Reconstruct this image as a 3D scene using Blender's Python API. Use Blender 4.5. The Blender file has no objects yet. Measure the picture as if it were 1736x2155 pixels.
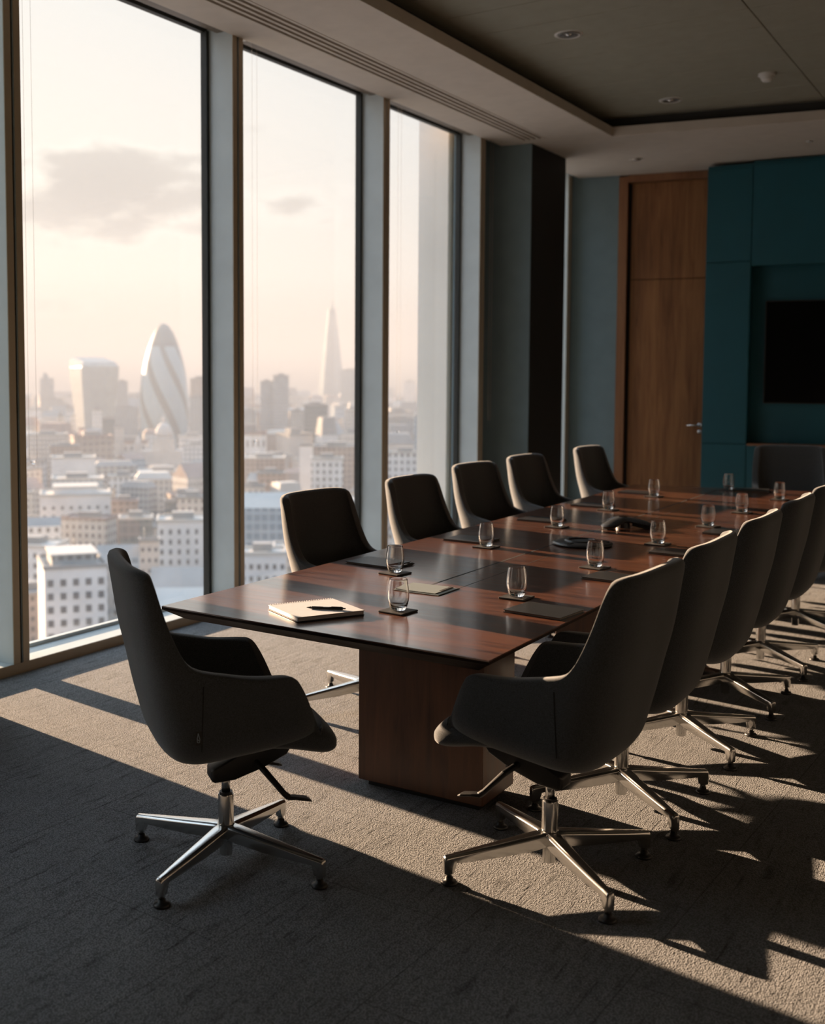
import bpy, bmesh, math, random
from mathutils import Vector, Matrix

D = bpy.data
SC = bpy.context.scene
COL = SC.collection
R = math.radians
random.seed(7)

# ------------------------------------------------------------------ camera
cam_d = D.cameras.new('camera')
cam = D.objects.new('camera', cam_d)
COL.objects.link(cam)
SC.camera = cam
cam.location = (0, 0, 1.6)
cam.rotation_euler = (R(90 - 3.8366), 0, R(34.156))
cam_d.sensor_fit = 'AUTO'
cam_d.sensor_width = 36
cam_d.lens = 2350 / 2155 * 36
cam_d.shift_x = (868 - 620) / 2155
cam_d.shift_y = (945.6 - 1077.5) / 2155
cam_d.clip_start = 0.05
cam_d.clip_end = 20000
cam_d.dof.use_dof = True
cam_d.dof.focus_distance = 4.2
cam_d.dof.aperture_fstop = 2.5

# ------------------------------------------------------------------ colour management, render quality
SC.view_settings.view_transform = 'Standard'
SC.view_settings.look = 'None'
SC.view_settings.gamma = 1
SC.view_settings.use_curve_mapping = False
SC.view_settings.exposure = 0.0
try:
    cy = SC.cycles
    cy.use_denoising = True
    cy.caustics_reflective = False
    cy.caustics_refractive = False
    cy.max_bounces = 8
    cy.diffuse_bounces = 4
    cy.glossy_bounces = 4
    cy.transmission_bounces = 8
    cy.transparent_max_bounces = 12
    cy.volume_bounces = 0
    cy.sample_clamp_indirect = 6
    cy.use_adaptive_sampling = True
    cy.adaptive_threshold = 0.015
except Exception:
    pass

# ------------------------------------------------------------------ node helpers
def new_mat(name):
    m = D.materials.new(name)
    m.use_nodes = True
    nt = m.node_tree
    nt.nodes.clear()
    return m, nt

def nd(nt, typ, **kw):
    n = nt.nodes.new(typ)
    for k, v in kw.items():
        if k.startswith('i_'):
            key = k[2:]
            key = int(key) if key.isdigit() else key.replace('_', ' ')
            n.inputs[key].default_value = v
        else:
            setattr(n, k, v)
    return n

def lk(nt, a, b):
    nt.links.new(a, b)

def ramp(nt, fac, stops, interp='LINEAR'):
    n = nt.nodes.new('ShaderNodeValToRGB')
    n.color_ramp.interpolation = interp
    e = n.color_ramp.elements
    while len(e) < len(stops):
        e.new(0.5)
    for i, (p, c) in enumerate(stops):
        e[i].position = p
        e[i].color = (c[0], c[1], c[2], 1) if len(c) == 3 else c
    lk(nt, fac, n.inputs[0])
    return n

def math_n(nt, op, a, b=None, c=None, clamp=False):
    n = nt.nodes.new('ShaderNodeMath')
    n.operation = op
    n.use_clamp = clamp
    for i, v in enumerate((a, b, c)):
        if v is None:
            continue
        if isinstance(v, (int, float)):
            n.inputs[i].default_value = v
        else:
            lk(nt, v, n.inputs[i])
    return n.outputs[0]

def bsdf(nt, **kw):
    b = nt.nodes.new('ShaderNodeBsdfPrincipled')
    for k, v in kw.items():
        b.inputs[k.replace('_', ' ')].default_value = v
    o = nt.nodes.new('ShaderNodeOutputMaterial')
    lk(nt, b.outputs[0], o.inputs[0])
    return b

def simple(name, col, rough=0.5, metal=0.0, noise=0.0, nscale=30.0, bump=0.0, **kw):
    m, nt = new_mat(name)
    b = bsdf(nt, Roughness=rough, Metallic=metal, **kw)
    b.inputs['Base Color'].default_value = (*col, 1)
    if noise or bump:
        tc = nd(nt, 'ShaderNodeTexCoord')
        n = nd(nt, 'ShaderNodeTexNoise', i_Scale=nscale, i_Detail=4.0)
        lk(nt, tc.outputs['Object'], n.inputs['Vector'])
        if noise:
            lo = tuple(c * (1 - noise) for c in col)
            hi = tuple(min(1, c * (1 + noise)) for c in col)
            r = ramp(nt, n.outputs[0], [(0.3, lo), (0.7, hi)])
            lk(nt, r.outputs[0], b.inputs['Base Color'])
        if bump:
            bp = nd(nt, 'ShaderNodeBump', i_Strength=bump, i_Distance=0.002)
            lk(nt, n.outputs[0], bp.inputs['Height'])
            lk(nt, bp.outputs[0], b.inputs['Normal'])
    return m

# ------------------------------------------------------------------ sky, sun
SUN_EL, SUN_AZ = R(11.2), R(90 - 8.8)       # azimuth measured from +Y towards -X
SUN_DIR = Vector((-math.sin(SUN_AZ) * math.cos(SUN_EL), math.cos(SUN_AZ) * math.cos(SUN_EL), math.sin(SUN_EL)))

world = D.worlds.new('evening_sky')
SC.world = world
world.use_nodes = True
wt = world.node_tree
wt.nodes.clear()
tc = nd(wt, 'ShaderNodeTexCoord')
nrm = nd(wt, 'ShaderNodeVectorMath', operation='NORMALIZE')
lk(wt, tc.outputs['Generated'], nrm.inputs[0])
sep = nd(wt, 'ShaderNodeSeparateXYZ')
lk(wt, nrm.outputs[0], sep.inputs[0])
el = math_n(wt, 'MULTIPLY', math_n(wt, 'ARCSINE', sep.outputs[2]), 180 / math.pi)
az = math_n(wt, 'MULTIPLY', math_n(wt, 'ARCTAN2', math_n(wt, 'MULTIPLY', sep.outputs[0], -1), sep.outputs[1]), 180 / math.pi)
elf = math_n(wt, 'DIVIDE', math_n(wt, 'ADD', el, 10), 100, clamp=True)
grad = ramp(wt, elf, [(0.0, (0.62, 0.52, 0.45)), (0.10, (0.80, 0.64, 0.54)), (0.15, (1.12, 1.02, 0.94)), (0.20, (1.04, 0.99, 0.95)),
                      (0.28, (0.93, 0.93, 0.945)), (0.36, (1.12, 1.22, 1.34)), (0.50, (1.75, 2.10, 2.60)), (1.0, (1.5, 1.95, 2.6))])
sdot = nd(wt, 'ShaderNodeVectorMath', operation='DOT_PRODUCT')
lk(wt, nrm.outputs[0], sdot.inputs[0])
sdot.inputs[1].default_value = SUN_DIR
# away from the sun the sky turns cooler and darker
away = ramp(wt, math_n(wt, 'MULTIPLY_ADD', sdot.outputs['Value'], 0.5, 0.5), [(0.0, (0.22, 0.30, 0.40)), (0.45, (0.62, 0.78, 0.95)), (0.76, (0.80, 0.83, 0.86)), (1.0, (1.1, 1.02, 0.92))])
mul = nd(wt, 'ShaderNodeMix', data_type='RGBA', blend_type='MULTIPLY')
mul.inputs[0].default_value = 1
lk(wt, grad.outputs[0], mul.inputs[6])
lk(wt, away.outputs[0], mul.inputs[7])
# cumulus bank low over the city, thinner veil further right
cv = nd(wt, 'ShaderNodeCombineXYZ')
lk(wt, math_n(wt, 'MULTIPLY', az, 0.11), cv.inputs[0])
lk(wt, math_n(wt, 'MULTIPLY', el, 0.26), cv.inputs[1])
cv.inputs[2].default_value = 3.7
cn = nd(wt, 'ShaderNodeTexNoise', i_Scale=2.3, i_Detail=4.0, i_Roughness=0.5)
lk(wt, cv.outputs[0], cn.inputs['Vector'])

def bumpwin(a0, sa, e0, se):
    x = math_n(wt, 'DIVIDE', math_n(wt, 'SUBTRACT', az, a0), sa)
    y = math_n(wt, 'DIVIDE', math_n(wt, 'SUBTRACT', el, e0), se)
    q = math_n(wt, 'ADD', math_n(wt, 'POWER', math_n(wt, 'ABSOLUTE', x), 2), math_n(wt, 'POWER', math_n(wt, 'ABSOLUTE', y), 2))
    return math_n(wt, 'SUBTRACT', 1, q, clamp=True)

w1 = bumpwin(43.6, 7.2, 9.0, 3.1)
w2 = bumpwin(34.8, 5.5, 8.6, 1.9)
w3 = bumpwin(45.5, 4.0, 3.3, 0.6)
wsum = math_n(wt, 'ADD', w1, math_n(wt, 'ADD', math_n(wt, 'MULTIPLY', w2, 0.5), math_n(wt, 'MULTIPLY', w3, 0.3)))
cf = math_n(wt, 'ADD', cn.outputs[0], math_n(wt, 'MULTIPLY', wsum, 0.42))
cm = ramp(wt, cf, [(0.66, (0, 0, 0)), (0.86, (1, 1, 1))], 'EASE')
body = math_n(wt, 'MULTIPLY', cm.outputs[0], math_n(wt, 'ADD', math_n(wt, 'MULTIPLY', wsum, 0.5), 0.4), clamp=True)
edge = ramp(wt, cf, [(0.56, (0, 0, 0)), (0.64, (1, 1, 1)), (0.72, (0, 0, 0))])
mx = nd(wt, 'ShaderNodeMix', data_type='RGBA')
lk(wt, math_n(wt, 'MULTIPLY', body, 0.95), mx.inputs[0])
lk(wt, mul.outputs[2], mx.inputs[6])
mx.inputs[7].default_value = (0.60, 0.55, 0.52, 1)
mx2 = nd(wt, 'ShaderNodeMix', data_type='RGBA')
lk(wt, math_n(wt, 'MULTIPLY', math_n(wt, 'MULTIPLY', edge.outputs[0], wsum), 0.6, clamp=True), mx2.inputs[0])
lk(wt, mx.outputs[2], mx2.inputs[6])
mx2.inputs[7].default_value = (1.15, 1.08, 1.0, 1)
bg = nd(wt, 'ShaderNodeBackground')
bg.inputs[1].default_value = 1.15
lk(wt, mx2.outputs[2], bg.inputs[0])
wo = nd(wt, 'ShaderNodeOutputWorld')
lk(wt, bg.outputs[0], wo.inputs[0])

sun_d = D.lights.new('sun', 'SUN')
sun_d.energy = 35.0
sun_d.color = (1.0, 0.68, 0.45)
sun_d.angle = R(0.6)
sun = D.objects.new('sun', sun_d)
COL.objects.link(sun)
sun.location = (-60, 10, 12)
sun.rotation_euler = SUN_DIR.to_track_quat('Z', 'Y').to_euler()

# ------------------------------------------------------------------ object helpers
def tag(o, label=None, cat=None, group=None, kind=None):
    if label: o['label'] = label
    if cat: o['category'] = cat
    if group: o['group'] = group
    if kind: o['kind'] = kind
    return o

def empty(name, loc=(0, 0, 0), rz=0.0, parent=None):
    o = D.objects.new(name, None)
    o.empty_display_size = 0.1
    COL.objects.link(o)
    o.location = loc
    o.rotation_euler = (0, 0, rz)
    if parent: o.parent = parent
    return o

def mesh_obj(name, me, mat=None, parent=None, loc=(0, 0, 0), rz=0.0):
    o = D.objects.new(name, me)
    COL.objects.link(o)
    if mat and not me.materials:
        me.materials.append(mat)
    o.location = loc
    o.rotation_euler = (0, 0, rz)
    if parent: o.parent = parent
    return o

class MB:
    def __init__(s):
        s.v, s.f = [], []
    def add(s, vs, fs):
        b = len(s.v)
        s.v += [tuple(v) for v in vs]
        s.f += [tuple(i + b for i in f) for f in fs]
        return s
    def box(s, x0, x1, y0, y1, z0, z1, M=None):
        vs = [(x, y, z) for z in (z0, z1) for y in (y0, y1) for x in (x0, x1)]
        if M: vs = [M @ Vector(v) for v in vs]
        return s.add(vs, [(0, 2, 3, 1), (4, 5, 7, 6), (0, 1, 5, 4), (2, 6, 7, 3), (0, 4, 6, 2), (1, 3, 7, 5)])
    def prism(s, poly, z0, z1, M=None):
        """poly counter-clockwise in xy"""
        n = len(poly)
        vs = [(x, y, z0) for x, y in poly] + [(x, y, z1) for x, y in poly]
        if M: vs = [M @ Vector(v) for v in vs]
        return s.add(vs, [tuple(range(n - 1, -1, -1)), tuple(range(n, 2 * n))] + [(i, (i + 1) % n, n + (i + 1) % n, n + i) for i in range(n)])
    def loft(s, rings, cap=True):
        n = len(rings[0])
        vs = [v for r in rings for v in r]
        fs = []
        for k in range(len(rings) - 1):
            for i in range(n):
                j = (i + 1) % n
                fs.append((k * n + i, k * n + j, (k + 1) * n + j, (k + 1) * n + i))
        if cap:
            fs.append(tuple(range(n - 1, -1, -1)))
            fs.append(tuple((len(rings) - 1) * n + i for i in range(n)))
        return s.add(vs, fs)
    def lathe(s, prof, n=24, c=(0, 0, 0), cap=True):
        rings = [[(c[0] + r * math.cos(2 * math.pi * i / n), c[1] + r * math.sin(2 * math.pi * i / n), c[2] + z) for i in range(n)] for r, z in prof]
        return s.loft(rings, cap)
    def tube(s, pts, r, n=8):
        pts = [Vector(p) for p in pts]
        rings = []
        for i, p in enumerate(pts):
            d = (pts[min(i + 1, len(pts) - 1)] - pts[max(i - 1, 0)]).normalized()
            a = Vector((0, 0, 1)) if abs(d.z) < 0.9 else Vector((1, 0, 0))
            u = d.cross(a).normalized()
            w = u.cross(d).normalized()
            rr = r[i] if isinstance(r, (list, tuple)) else r
            rings.append([p + rr * (math.cos(2 * math.pi * k / n) * w + math.sin(2 * math.pi * k / n) * u) for k in range(n)])
        return s.loft(rings)
    def mesh(s, name, smooth=False):
        me = D.meshes.new(name)
        me.from_pydata(s.v, [], s.f)
        bm = bmesh.new()
        bm.from_mesh(me)
        bmesh.ops.recalc_face_normals(bm, faces=bm.faces)
        bm.to_mesh(me)
        bm.free()
        if smooth:
            for p in me.polygons: p.use_smooth = True
        return me
    def build(s, name, mat, parent=None, smooth=False, bevel=0, seg=2, loc=(0, 0, 0), rz=0.0):
        me = s.mesh(name, smooth)
        if bevel:
            me = baked(me, [('BEVEL', dict(width=bevel, segments=seg, limit_method='ANGLE', angle_limit=R(35)))])
            me.name = name
            if smooth or seg > 2:
                for p in me.polygons: p.use_smooth = True
                try: me.set_sharp_from_angle(angle=R(40))
                except Exception: pass
        return mesh_obj(name, me, mat, parent, loc, rz)

def baked(me, mods):
    """apply modifiers once so that copies can share the finished mesh"""
    o = D.objects.new('tmp', me)
    COL.objects.link(o)
    for t, kw in mods:
        m = o.modifiers.new(t, t)
        for k, v in kw.items(): setattr(m, k, v)
    dg = bpy.context.evaluated_depsgraph_get()
    dg.update()
    res = D.meshes.new_from_object(o.evaluated_get(dg))
    D.objects.remove(o)
    return res

def copy_tree(o, parent=None):
    c = o.copy()
    COL.objects.link(c)
    c.parent = parent
    for ch in list(o.children):
        copy_tree(ch, c)
    return c

# ------------------------------------------------------------------ materials
def mat_carpet():
    m, nt = new_mat('carpet')
    b = bsdf(nt, Roughness=0.95)
    b.inputs['Specular IOR Level'].default_value = 0.15
    b.inputs['Sheen Weight'].default_value = 0.08
    tc = nd(nt, 'ShaderNodeTexCoord')
    mp = nd(nt, 'ShaderNodeMapping')
    mp.inputs['Scale'].default_value = (34, 5.5, 1)
    mp.inputs['Rotation'].default_value = (0, 0, R(5))
    lk(nt, tc.outputs['Object'], mp.inputs[0])
    streak = nd(nt, 'ShaderNodeTexNoise', i_Scale=1.0, i_Detail=2.5, i_Roughness=0.5)
    lk(nt, mp.outputs[0], streak.inputs['Vector'])
    big = nd(nt, 'ShaderNodeTexNoise', i_Scale=5.0, i_Detail=3.0)
    lk(nt, tc.outputs['Object'], big.inputs['Vector'])
    fine = nd(nt, 'ShaderNodeTexVoronoi', i_Scale=185.0, i_Randomness=0.75)
    lk(nt, tc.outputs['Object'], fine.inputs['Vector'])
    sr = ramp(nt, streak.outputs[0], [(0.26, (0.50, 0.50, 0.50)), (0.40, (0.97, 0.97, 0.97)), (0.75, (1.10, 1.10, 1.10))])
    base = ramp(nt, big.outputs[0], [(0.25, (0.225, 0.232, 0.240)), (0.75, (0.265, 0.270, 0.275))])
    fr = ramp(nt, fine.outputs['Distance'], [(0.0, (1.45, 1.45, 1.45)), (0.35, (1.05, 1.05, 1.05)), (0.7, (0.50, 0.50, 0.50))])
    m1 = nd(nt, 'ShaderNodeMix', data_type='RGBA', blend_type='MULTIPLY'); m1.inputs[0].default_value = 1
    m2 = nd(nt, 'ShaderNodeMix', data_type='RGBA', blend_type='MULTIPLY'); m2.inputs[0].default_value = 1
    lk(nt, base.outputs[0], m1.inputs[6]); lk(nt, sr.outputs[0], m1.inputs[7])
    lk(nt, m1.outputs[2], m2.inputs[6]); lk(nt, fr.outputs[0], m2.inputs[7])
    # short creases running with the pile
    mc = nd(nt, 'ShaderNodeMapping')
    mc.inputs['Scale'].default_value = (58, 5.0, 1)
    mc.inputs['Rotation'].default_value = (0, 0, R(7))
    lk(nt, tc.outputs['Object'], mc.inputs[0])
    cr = nd(nt, 'ShaderNodeTexNoise', i_Scale=1.0, i_Detail=3.0, i_Roughness=0.6, i_Distortion=0.4)
    lk(nt, mc.outputs[0], cr.inputs['Vector'])
    crr = ramp(nt, cr.outputs[0], [(0.30, (0.38, 0.38, 0.38)), (0.37, (0.95, 0.95, 0.95)), (0.60, (1.0, 1.0, 1.0)), (0.75, (1.22, 1.22, 1.22))])
    mcx = nd(nt, 'ShaderNodeMix', data_type='RGBA', blend_type='MULTIPLY'); mcx.inputs[0].default_value = 0.85
    lk(nt, m2.outputs[2], mcx.inputs[6]); lk(nt, crr.outputs[0], mcx.inputs[7])
    m2 = mcx
    # tile joints, one metre apart
    br = nd(nt, 'ShaderNodeTexBrick', offset=0.5, i_Scale=1.0, i_Mortar_Size=0.0025, i_Mortar_Smooth=0.3)
    br.inputs['Brick Width'].default_value = 1.0
    br.inputs['Row Height'].default_value = 0.5
    br.inputs['Color1'].default_value = (1, 1, 1, 1); br.inputs['Color2'].default_value = (1, 1, 1, 1); br.inputs['Mortar'].default_value = (0.55, 0.55, 0.55, 1)
    mpb = nd(nt, 'ShaderNodeMapping')
    mpb.inputs['Rotation'].default_value = (0, 0, R(93))
    mpb.inputs['Location'].default_value = (0.3, 0.02, 0)
    lk(nt, tc.outputs['Object'], mpb.inputs[0])
    lk(nt, mpb.outputs[0], br.inputs['Vector'])
    m3 = nd(nt, 'ShaderNodeMix', data_type='RGBA', blend_type='MULTIPLY'); m3.inputs[0].default_value = 1
    lk(nt, m2.outputs[2], m3.inputs[6]); lk(nt, br.outputs['Color'], m3.inputs[7])
    lk(nt, m3.outputs[2], b.inputs['Base Color'])
    b1 = nd(nt, 'ShaderNodeBump', i_Strength=0.8, i_Distance=0.004)
    lk(nt, fine.outputs['Distance'], b1.inputs['Height']); b1.invert = True
    b2 = nd(nt, 'ShaderNodeBump', i_Strength=0.5, i_Distance=0.006)
    lk(nt, crr.outputs[0], b2.inputs['Height'])
    lk(nt, b1.outputs[0], b2.inputs['Normal'])
    lk(nt, b2.outputs[0], b.inputs['Normal'])
    return m

def mat_wood(name, dark, light, scale=(1, 1, 1), rough=0.3, coat=0.0, planks=None, grain=6.0):
    m, nt = new_mat(name)
    b = bsdf(nt, Roughness=rough)
    b.inputs['Coat Weight'].default_value = coat
    b.inputs['Coat Roughness'].default_value = 0.15
    b.inputs['Coat IOR'].default_value = 1.5 if coat < 0.9 else 1.62
    tc = nd(nt, 'ShaderNodeTexCoord')
    mp = nd(nt, 'ShaderNodeMapping')
    mp.inputs['Scale'].default_value = scale
    lk(nt, tc.outputs['Object'], mp.inputs[0])
    n1 = nd(nt, 'ShaderNodeTexNoise', i_Scale=grain, i_Detail=8.0, i_Roughness=0.62, i_Distortion=0.6)
    lk(nt, mp.outputs[0], n1.inputs['Vector'])
    n2 = nd(nt, 'ShaderNodeTexNoise', i_Scale=grain * 0.25, i_Detail=2.0, i_Distortion=1.2)
    lk(nt, mp.outputs[0], n2.inputs['Vector'])
    f = math_n(nt, 'ADD', math_n(nt, 'MULTIPLY', n1.outputs[0], 0.6), math_n(nt, 'MULTIPLY', n2.outputs[0], 0.4))
    c = ramp(nt, f, [(0.36, dark), (0.5, tuple((a + d) / 2 for a, d in zip(dark, light))), (0.64, light)])
    out = c.outputs[0]
    if planks:
        br = nd(nt, 'ShaderNodeTexBrick', offset=0.5, i_Scale=1.0, i_Mortar_Size=0.0008, i_Mortar_Smooth=0.2)
        br.inputs['Brick Width'].default_value = planks[0]
        br.inputs['Row Height'].default_value = planks[1]
        br.inputs['Color1'].default_value = (0.82, 0.82, 0.82, 1); br.inputs['Color2'].default_value = (1.1, 1.06, 1.03, 1); br.inputs['Mortar'].default_value = (0.5, 0.5, 0.5, 1)
        lk(nt, tc.outputs['Object'], br.inputs['Vector'])
        mm = nd(nt, 'ShaderNodeMix', data_type='RGBA', blend_type='MULTIPLY'); mm.inputs[0].default_value = 1
        lk(nt, out, mm.inputs[6]); lk(nt, br.outputs['Color'], mm.inputs[7])
        out = mm.outputs[2]
    lk(nt, out, b.inputs['Base Color'])
    rr = ramp(nt, n1.outputs[0], [(0.3, (rough * 0.85,) * 3), (0.7, (rough * 1.2,) * 3)])
    lk(nt, rr.outputs[0], b.inputs['Roughness'])
    bp = nd(nt, 'ShaderNodeBump', i_Strength=0.06, i_Distance=0.001)
    lk(nt, n1.outputs[0], bp.inputs['Height'])
    lk(nt, bp.outputs[0], b.inputs['Normal'])
    return m

def mat_fabric(name, col, sheen=0.25):
    m, nt = new_mat(name)
    b = bsdf(nt, Roughness=0.92)
    b.inputs['Specular IOR Level'].default_value = 0.2
    b.inputs['Sheen Weight'].default_value = sheen
    b.inputs['Sheen Roughness'].default_value = 0.5
    tc = nd(nt, 'ShaderNodeTexCoord')
    v = nd(nt, 'ShaderNodeTexNoise', i_Scale=520.0, i_Detail=2.0)
    lk(nt, tc.outputs['Object'], v.inputs['Vector'])
    lo = tuple(c * 0.6 for c in col); hi = tuple(c * 1.5 for c in col)
    r = ramp(nt, v.outputs[0], [(0.35, lo), (0.65, hi)])
    lk(nt, r.outputs[0], b.inputs['Base Color'])
    bp = nd(nt, 'ShaderNodeBump', i_Strength=0.35, i_Distance=0.001)
    lk(nt, v.outputs[0], bp.inputs['Height'])
    lk(nt, bp.outputs[0], b.inputs['Normal'])
    return m

def mat_pane(name, tint=(0.97, 0.985, 0.98)):
    m, nt = new_mat(name)
    t = nd(nt, 'ShaderNodeBsdfTransparent'); t.inputs[0].default_value = (*tint, 1)
    g = nd(nt, 'ShaderNodeBsdfGlossy'); g.inputs['Roughness'].default_value = 0.0
    fr = nd(nt, 'ShaderNodeLayerWeight', i_Blend=0.5)
    mixn = nd(nt, 'ShaderNodeMixShader')
    lk(nt, math_n(nt, 'MULTIPLY_ADD', math_n(nt, 'POWER', fr.outputs['Facing'], 5), 0.9, 0.035), mixn.inputs[0])
    lk(nt, t.outputs[0], mixn.inputs[1]); lk(nt, g.outputs[0], mixn.inputs[2])
    o = nd(nt, 'ShaderNodeOutputMaterial'); lk(nt, mixn.outputs[0], o.inputs[0])
    return m

def mat_glass():
    m, nt = new_mat('drinking_glass_clear')
    g = nd(nt, 'ShaderNodeBsdfGlass', i_IOR=1.46); g.inputs['Roughness'].default_value = 0.0
    o = nd(nt, 'ShaderNodeOutputMaterial'); lk(nt, g.outputs[0], o.inputs[0])
    return m

def mat_facade(name, wall, win, cw=3.4, ch=3.6, fw=0.45, fh=0.5, rough=0.8):
    """walls with a regular grid of windows drawn from object coordinates"""
    m, nt = new_mat(name)
    b = bsdf(nt, Roughness=rough)
    tc = nd(nt, 'ShaderNodeTexCoord')
    sp = nd(nt, 'ShaderNodeSeparateXYZ'); lk(nt, tc.outputs['Object'], sp.inputs[0])
    ge = nd(nt, 'ShaderNodeTexCoord')
    ns = nd(nt, 'ShaderNodeSeparateXYZ'); lk(nt, ge.outputs['Normal'], ns.inputs[0])
    # horizontal coordinate along the facade
    ax = math_n(nt, 'GREATER_THAN', math_n(nt, 'ABSOLUTE', ns.outputs[0]), 0.7)
    hx = nd(nt, 'ShaderNodeMix', data_type='FLOAT')
    lk(nt, ax, hx.inputs[0]); lk(nt, sp.outputs[0], hx.inputs[2]); lk(nt, sp.outputs[1], hx.inputs[3])
    def cell(v, size, frac):
        q = math_n(nt, 'FRACT', math_n(nt, 'DIVIDE', v, size))
        d = math_n(nt, 'ABSOLUTE', math_n(nt, 'SUBTRACT', q, 0.5))
        return math_n(nt, 'LESS_THAN', d, frac / 2)
    wmask = math_n(nt, 'MULTIPLY', cell(hx.outputs[0], cw, fw), cell(sp.outputs[2], ch, fh))
    side = math_n(nt, 'LESS_THAN', math_n(nt, 'ABSOLUTE', ns.outputs[2]), 0.5)
    wmask = math_n(nt, 'MULTIPLY', wmask, side)
    nz = nd(nt, 'ShaderNodeTexNoise', i_Scale=0.15, i_Detail=3.0); lk(nt, tc.outputs['Object'], nz.inputs['Vector'])
    wr = ramp(nt, nz.outputs[0], [(0.3, tuple(c * 0.88 for c in wall)), (0.7, tuple(min(1, c * 1.1) for c in wall))])
    mx_ = nd(nt, 'ShaderNodeMix', data_type='RGBA')
    lk(nt, wmask, mx_.inputs[0]); lk(nt, wr.outputs[0], mx_.inputs[6]); mx_.inputs[7].default_value = (*win, 1)
    lk(nt, mx_.outputs[2], b.inputs['Base Color'])
    lk(nt, math_n(nt, 'SUBTRACT', rough, math_n(nt, 'MULTIPLY', wmask, rough - 0.25)), b.inputs['Roughness'])
    return m

M = {}
M['carpet'] = mat_carpet()
M['table'] = mat_wood('walnut_table_top', (0.055, 0.018, 0.009), (0.17, 0.062, 0.028), scale=(1.2, 9, 9), rough=0.36, coat=1.0, planks=(2.6, 0.47), grain=5)
M['table_side'] = mat_wood('walnut_pedestal', (0.045, 0.016, 0.008), (0.12, 0.048, 0.022), scale=(9, 9, 0.9), rough=0.42, grain=3)
M['door_wood'] = mat_wood('oak_veneer', (0.17, 0.068, 0.026), (0.36, 0.165, 0.065), scale=(8, 8, 0.5), rough=0.5, grain=3)
M['frame_wood'] = mat_wood('oak_frame', (0.20, 0.085, 0.04), (0.30, 0.14, 0.065), scale=(8, 8, 0.5), rough=0.5, grain=3)
M['fabric'] = mat_fabric('charcoal_wool', (0.066, 0.072, 0.078), 0.38)
M['alu'] = simple('polished_aluminium', (0.62, 0.61, 0.59), 0.2, 1.0, bump=0.02, nscale=60)
M['chrome'] = simple('brushed_steel', (0.55, 0.55, 0.55), 0.24, 1.0, bump=0.02, nscale=80)
M['black'] = simple('black_plastic', (0.012, 0.012, 0.013), 0.42, noise=0.2)
M['phone'] = simple('graphite_plastic', (0.035, 0.038, 0.042), 0.28, noise=0.1)
M['leather'] = simple('black_leather', (0.016, 0.017, 0.019), 0.36, noise=0.3, nscale=220, bump=0.25)
M['frame'] = simple('anodised_window_frame', (0.50, 0.56, 0.57), 0.42, 0.0, noise=0.05, nscale=5)
M['bronze'] = simple('bronze_window_cap', (0.40, 0.32, 0.22), 0.4, 0.0, noise=0.05, nscale=5)
M['gasket'] = simple('black_gasket', (0.012, 0.014, 0.012), 0.6, noise=0.1)
M['plaster'] = simple('ceiling_plaster', (0.56, 0.50, 0.43), 0.85, noise=0.04, nscale=8)
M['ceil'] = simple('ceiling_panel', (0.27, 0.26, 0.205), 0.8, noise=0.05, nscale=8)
M['slot'] = simple('slot_black', (0.008, 0.008, 0.008), 0.8, noise=0.1)
M['slate'] = simple('slate_wall_paint', (0.165, 0.225, 0.25), 0.75, noise=0.06, nscale=6)
M['darkwall'] = simple('dark_wall_and_recess_shade', (0.05, 0.05, 0.05), 0.8, noise=0.06, nscale=6)  # also stands in for the tray recess shade; unseen walls kept dark for contrast
M['teal'] = simple('teal_wall_panel', (0.002, 0.085, 0.12), 0.55, noise=0.05, nscale=4)
M['screen'] = simple('screen_glass', (0.004, 0.004, 0.004), 0.12, noise=0.05)
M['paper'] = simple('notebook_paper', (0.62, 0.64, 0.68), 0.7, noise=0.03, nscale=50)
M['stone'] = simple('pale_stone', (0.90, 0.83, 0.73), 0.8, noise=0.06, nscale=1)
M['white'] = simple('white_plastic', (0.62, 0.60, 0.56), 0.4, noise=0.03)
M['chain'] = simple('steel_chain', (0.30, 0.27, 0.25), 0.35, 0.6, noise=0.03)
M['white_ink'] = simple('pale_blue_print', (0.45, 0.55, 0.65), 0.6, noise=0.03)
M['pane'] = mat_pane('window_glass')
M['glass'] = mat_glass(); M['clear'] = M['glass']
M['coaster'] = simple('dark_felt_coaster', (0.022, 0.020, 0.019), 0.6, noise=0.25, nscale=300, bump=0.2)

# ------------------------------------------------------------------ the room shell
XF, XG = -4.53, -4.752            # room face of the window frames, glass plane
ZS, ZT = 3.815, 4.0               # soffit underside, tray ceiling underside
def struct(mb, name, mat, parent=None, **kw):
    o = mb.build(name, mat, parent, **kw)
    if parent is None: tag(o, kind='structure')
    return o

struct(MB().prism([(-4.85, -3), (3.0, -3), (3.0, 14.3), (-4.85, 12.4)], -0.3, 0.0), 'floor', M['carpet'])
# outer slabs
struct(MB().box(-5.0, 3.0, -3, 14.4, 4.25, 4.5), 'trim_1', M['darkwall'])
# soffit along the windows and along the back (one flat ring, 85 mm thick) with the diffuser slot cut into it
sx0, sx1 = -4.252, -4.045
sof = MB()
sof.box(XF, sx0, -3, 10.235, ZS, ZS + 0.085)
sof.box(sx1, -3.49, -3, 10.42, ZS, ZS + 0.085)
sof.box(sx0, sx1, 10.145, 10.235, ZS, ZS + 0.085)
sof.prism([(XF, 10.235), (sx1, 10.235), (sx1, 10.42), (-3.49, 10.42), (3.0, 11.77), (3.0, 14.2), (-4.44, 12.46), (XF, 12.44)], ZS, ZS + 0.085)
soffit = struct(sof, 'ceiling_soffit', M['plaster'])
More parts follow.
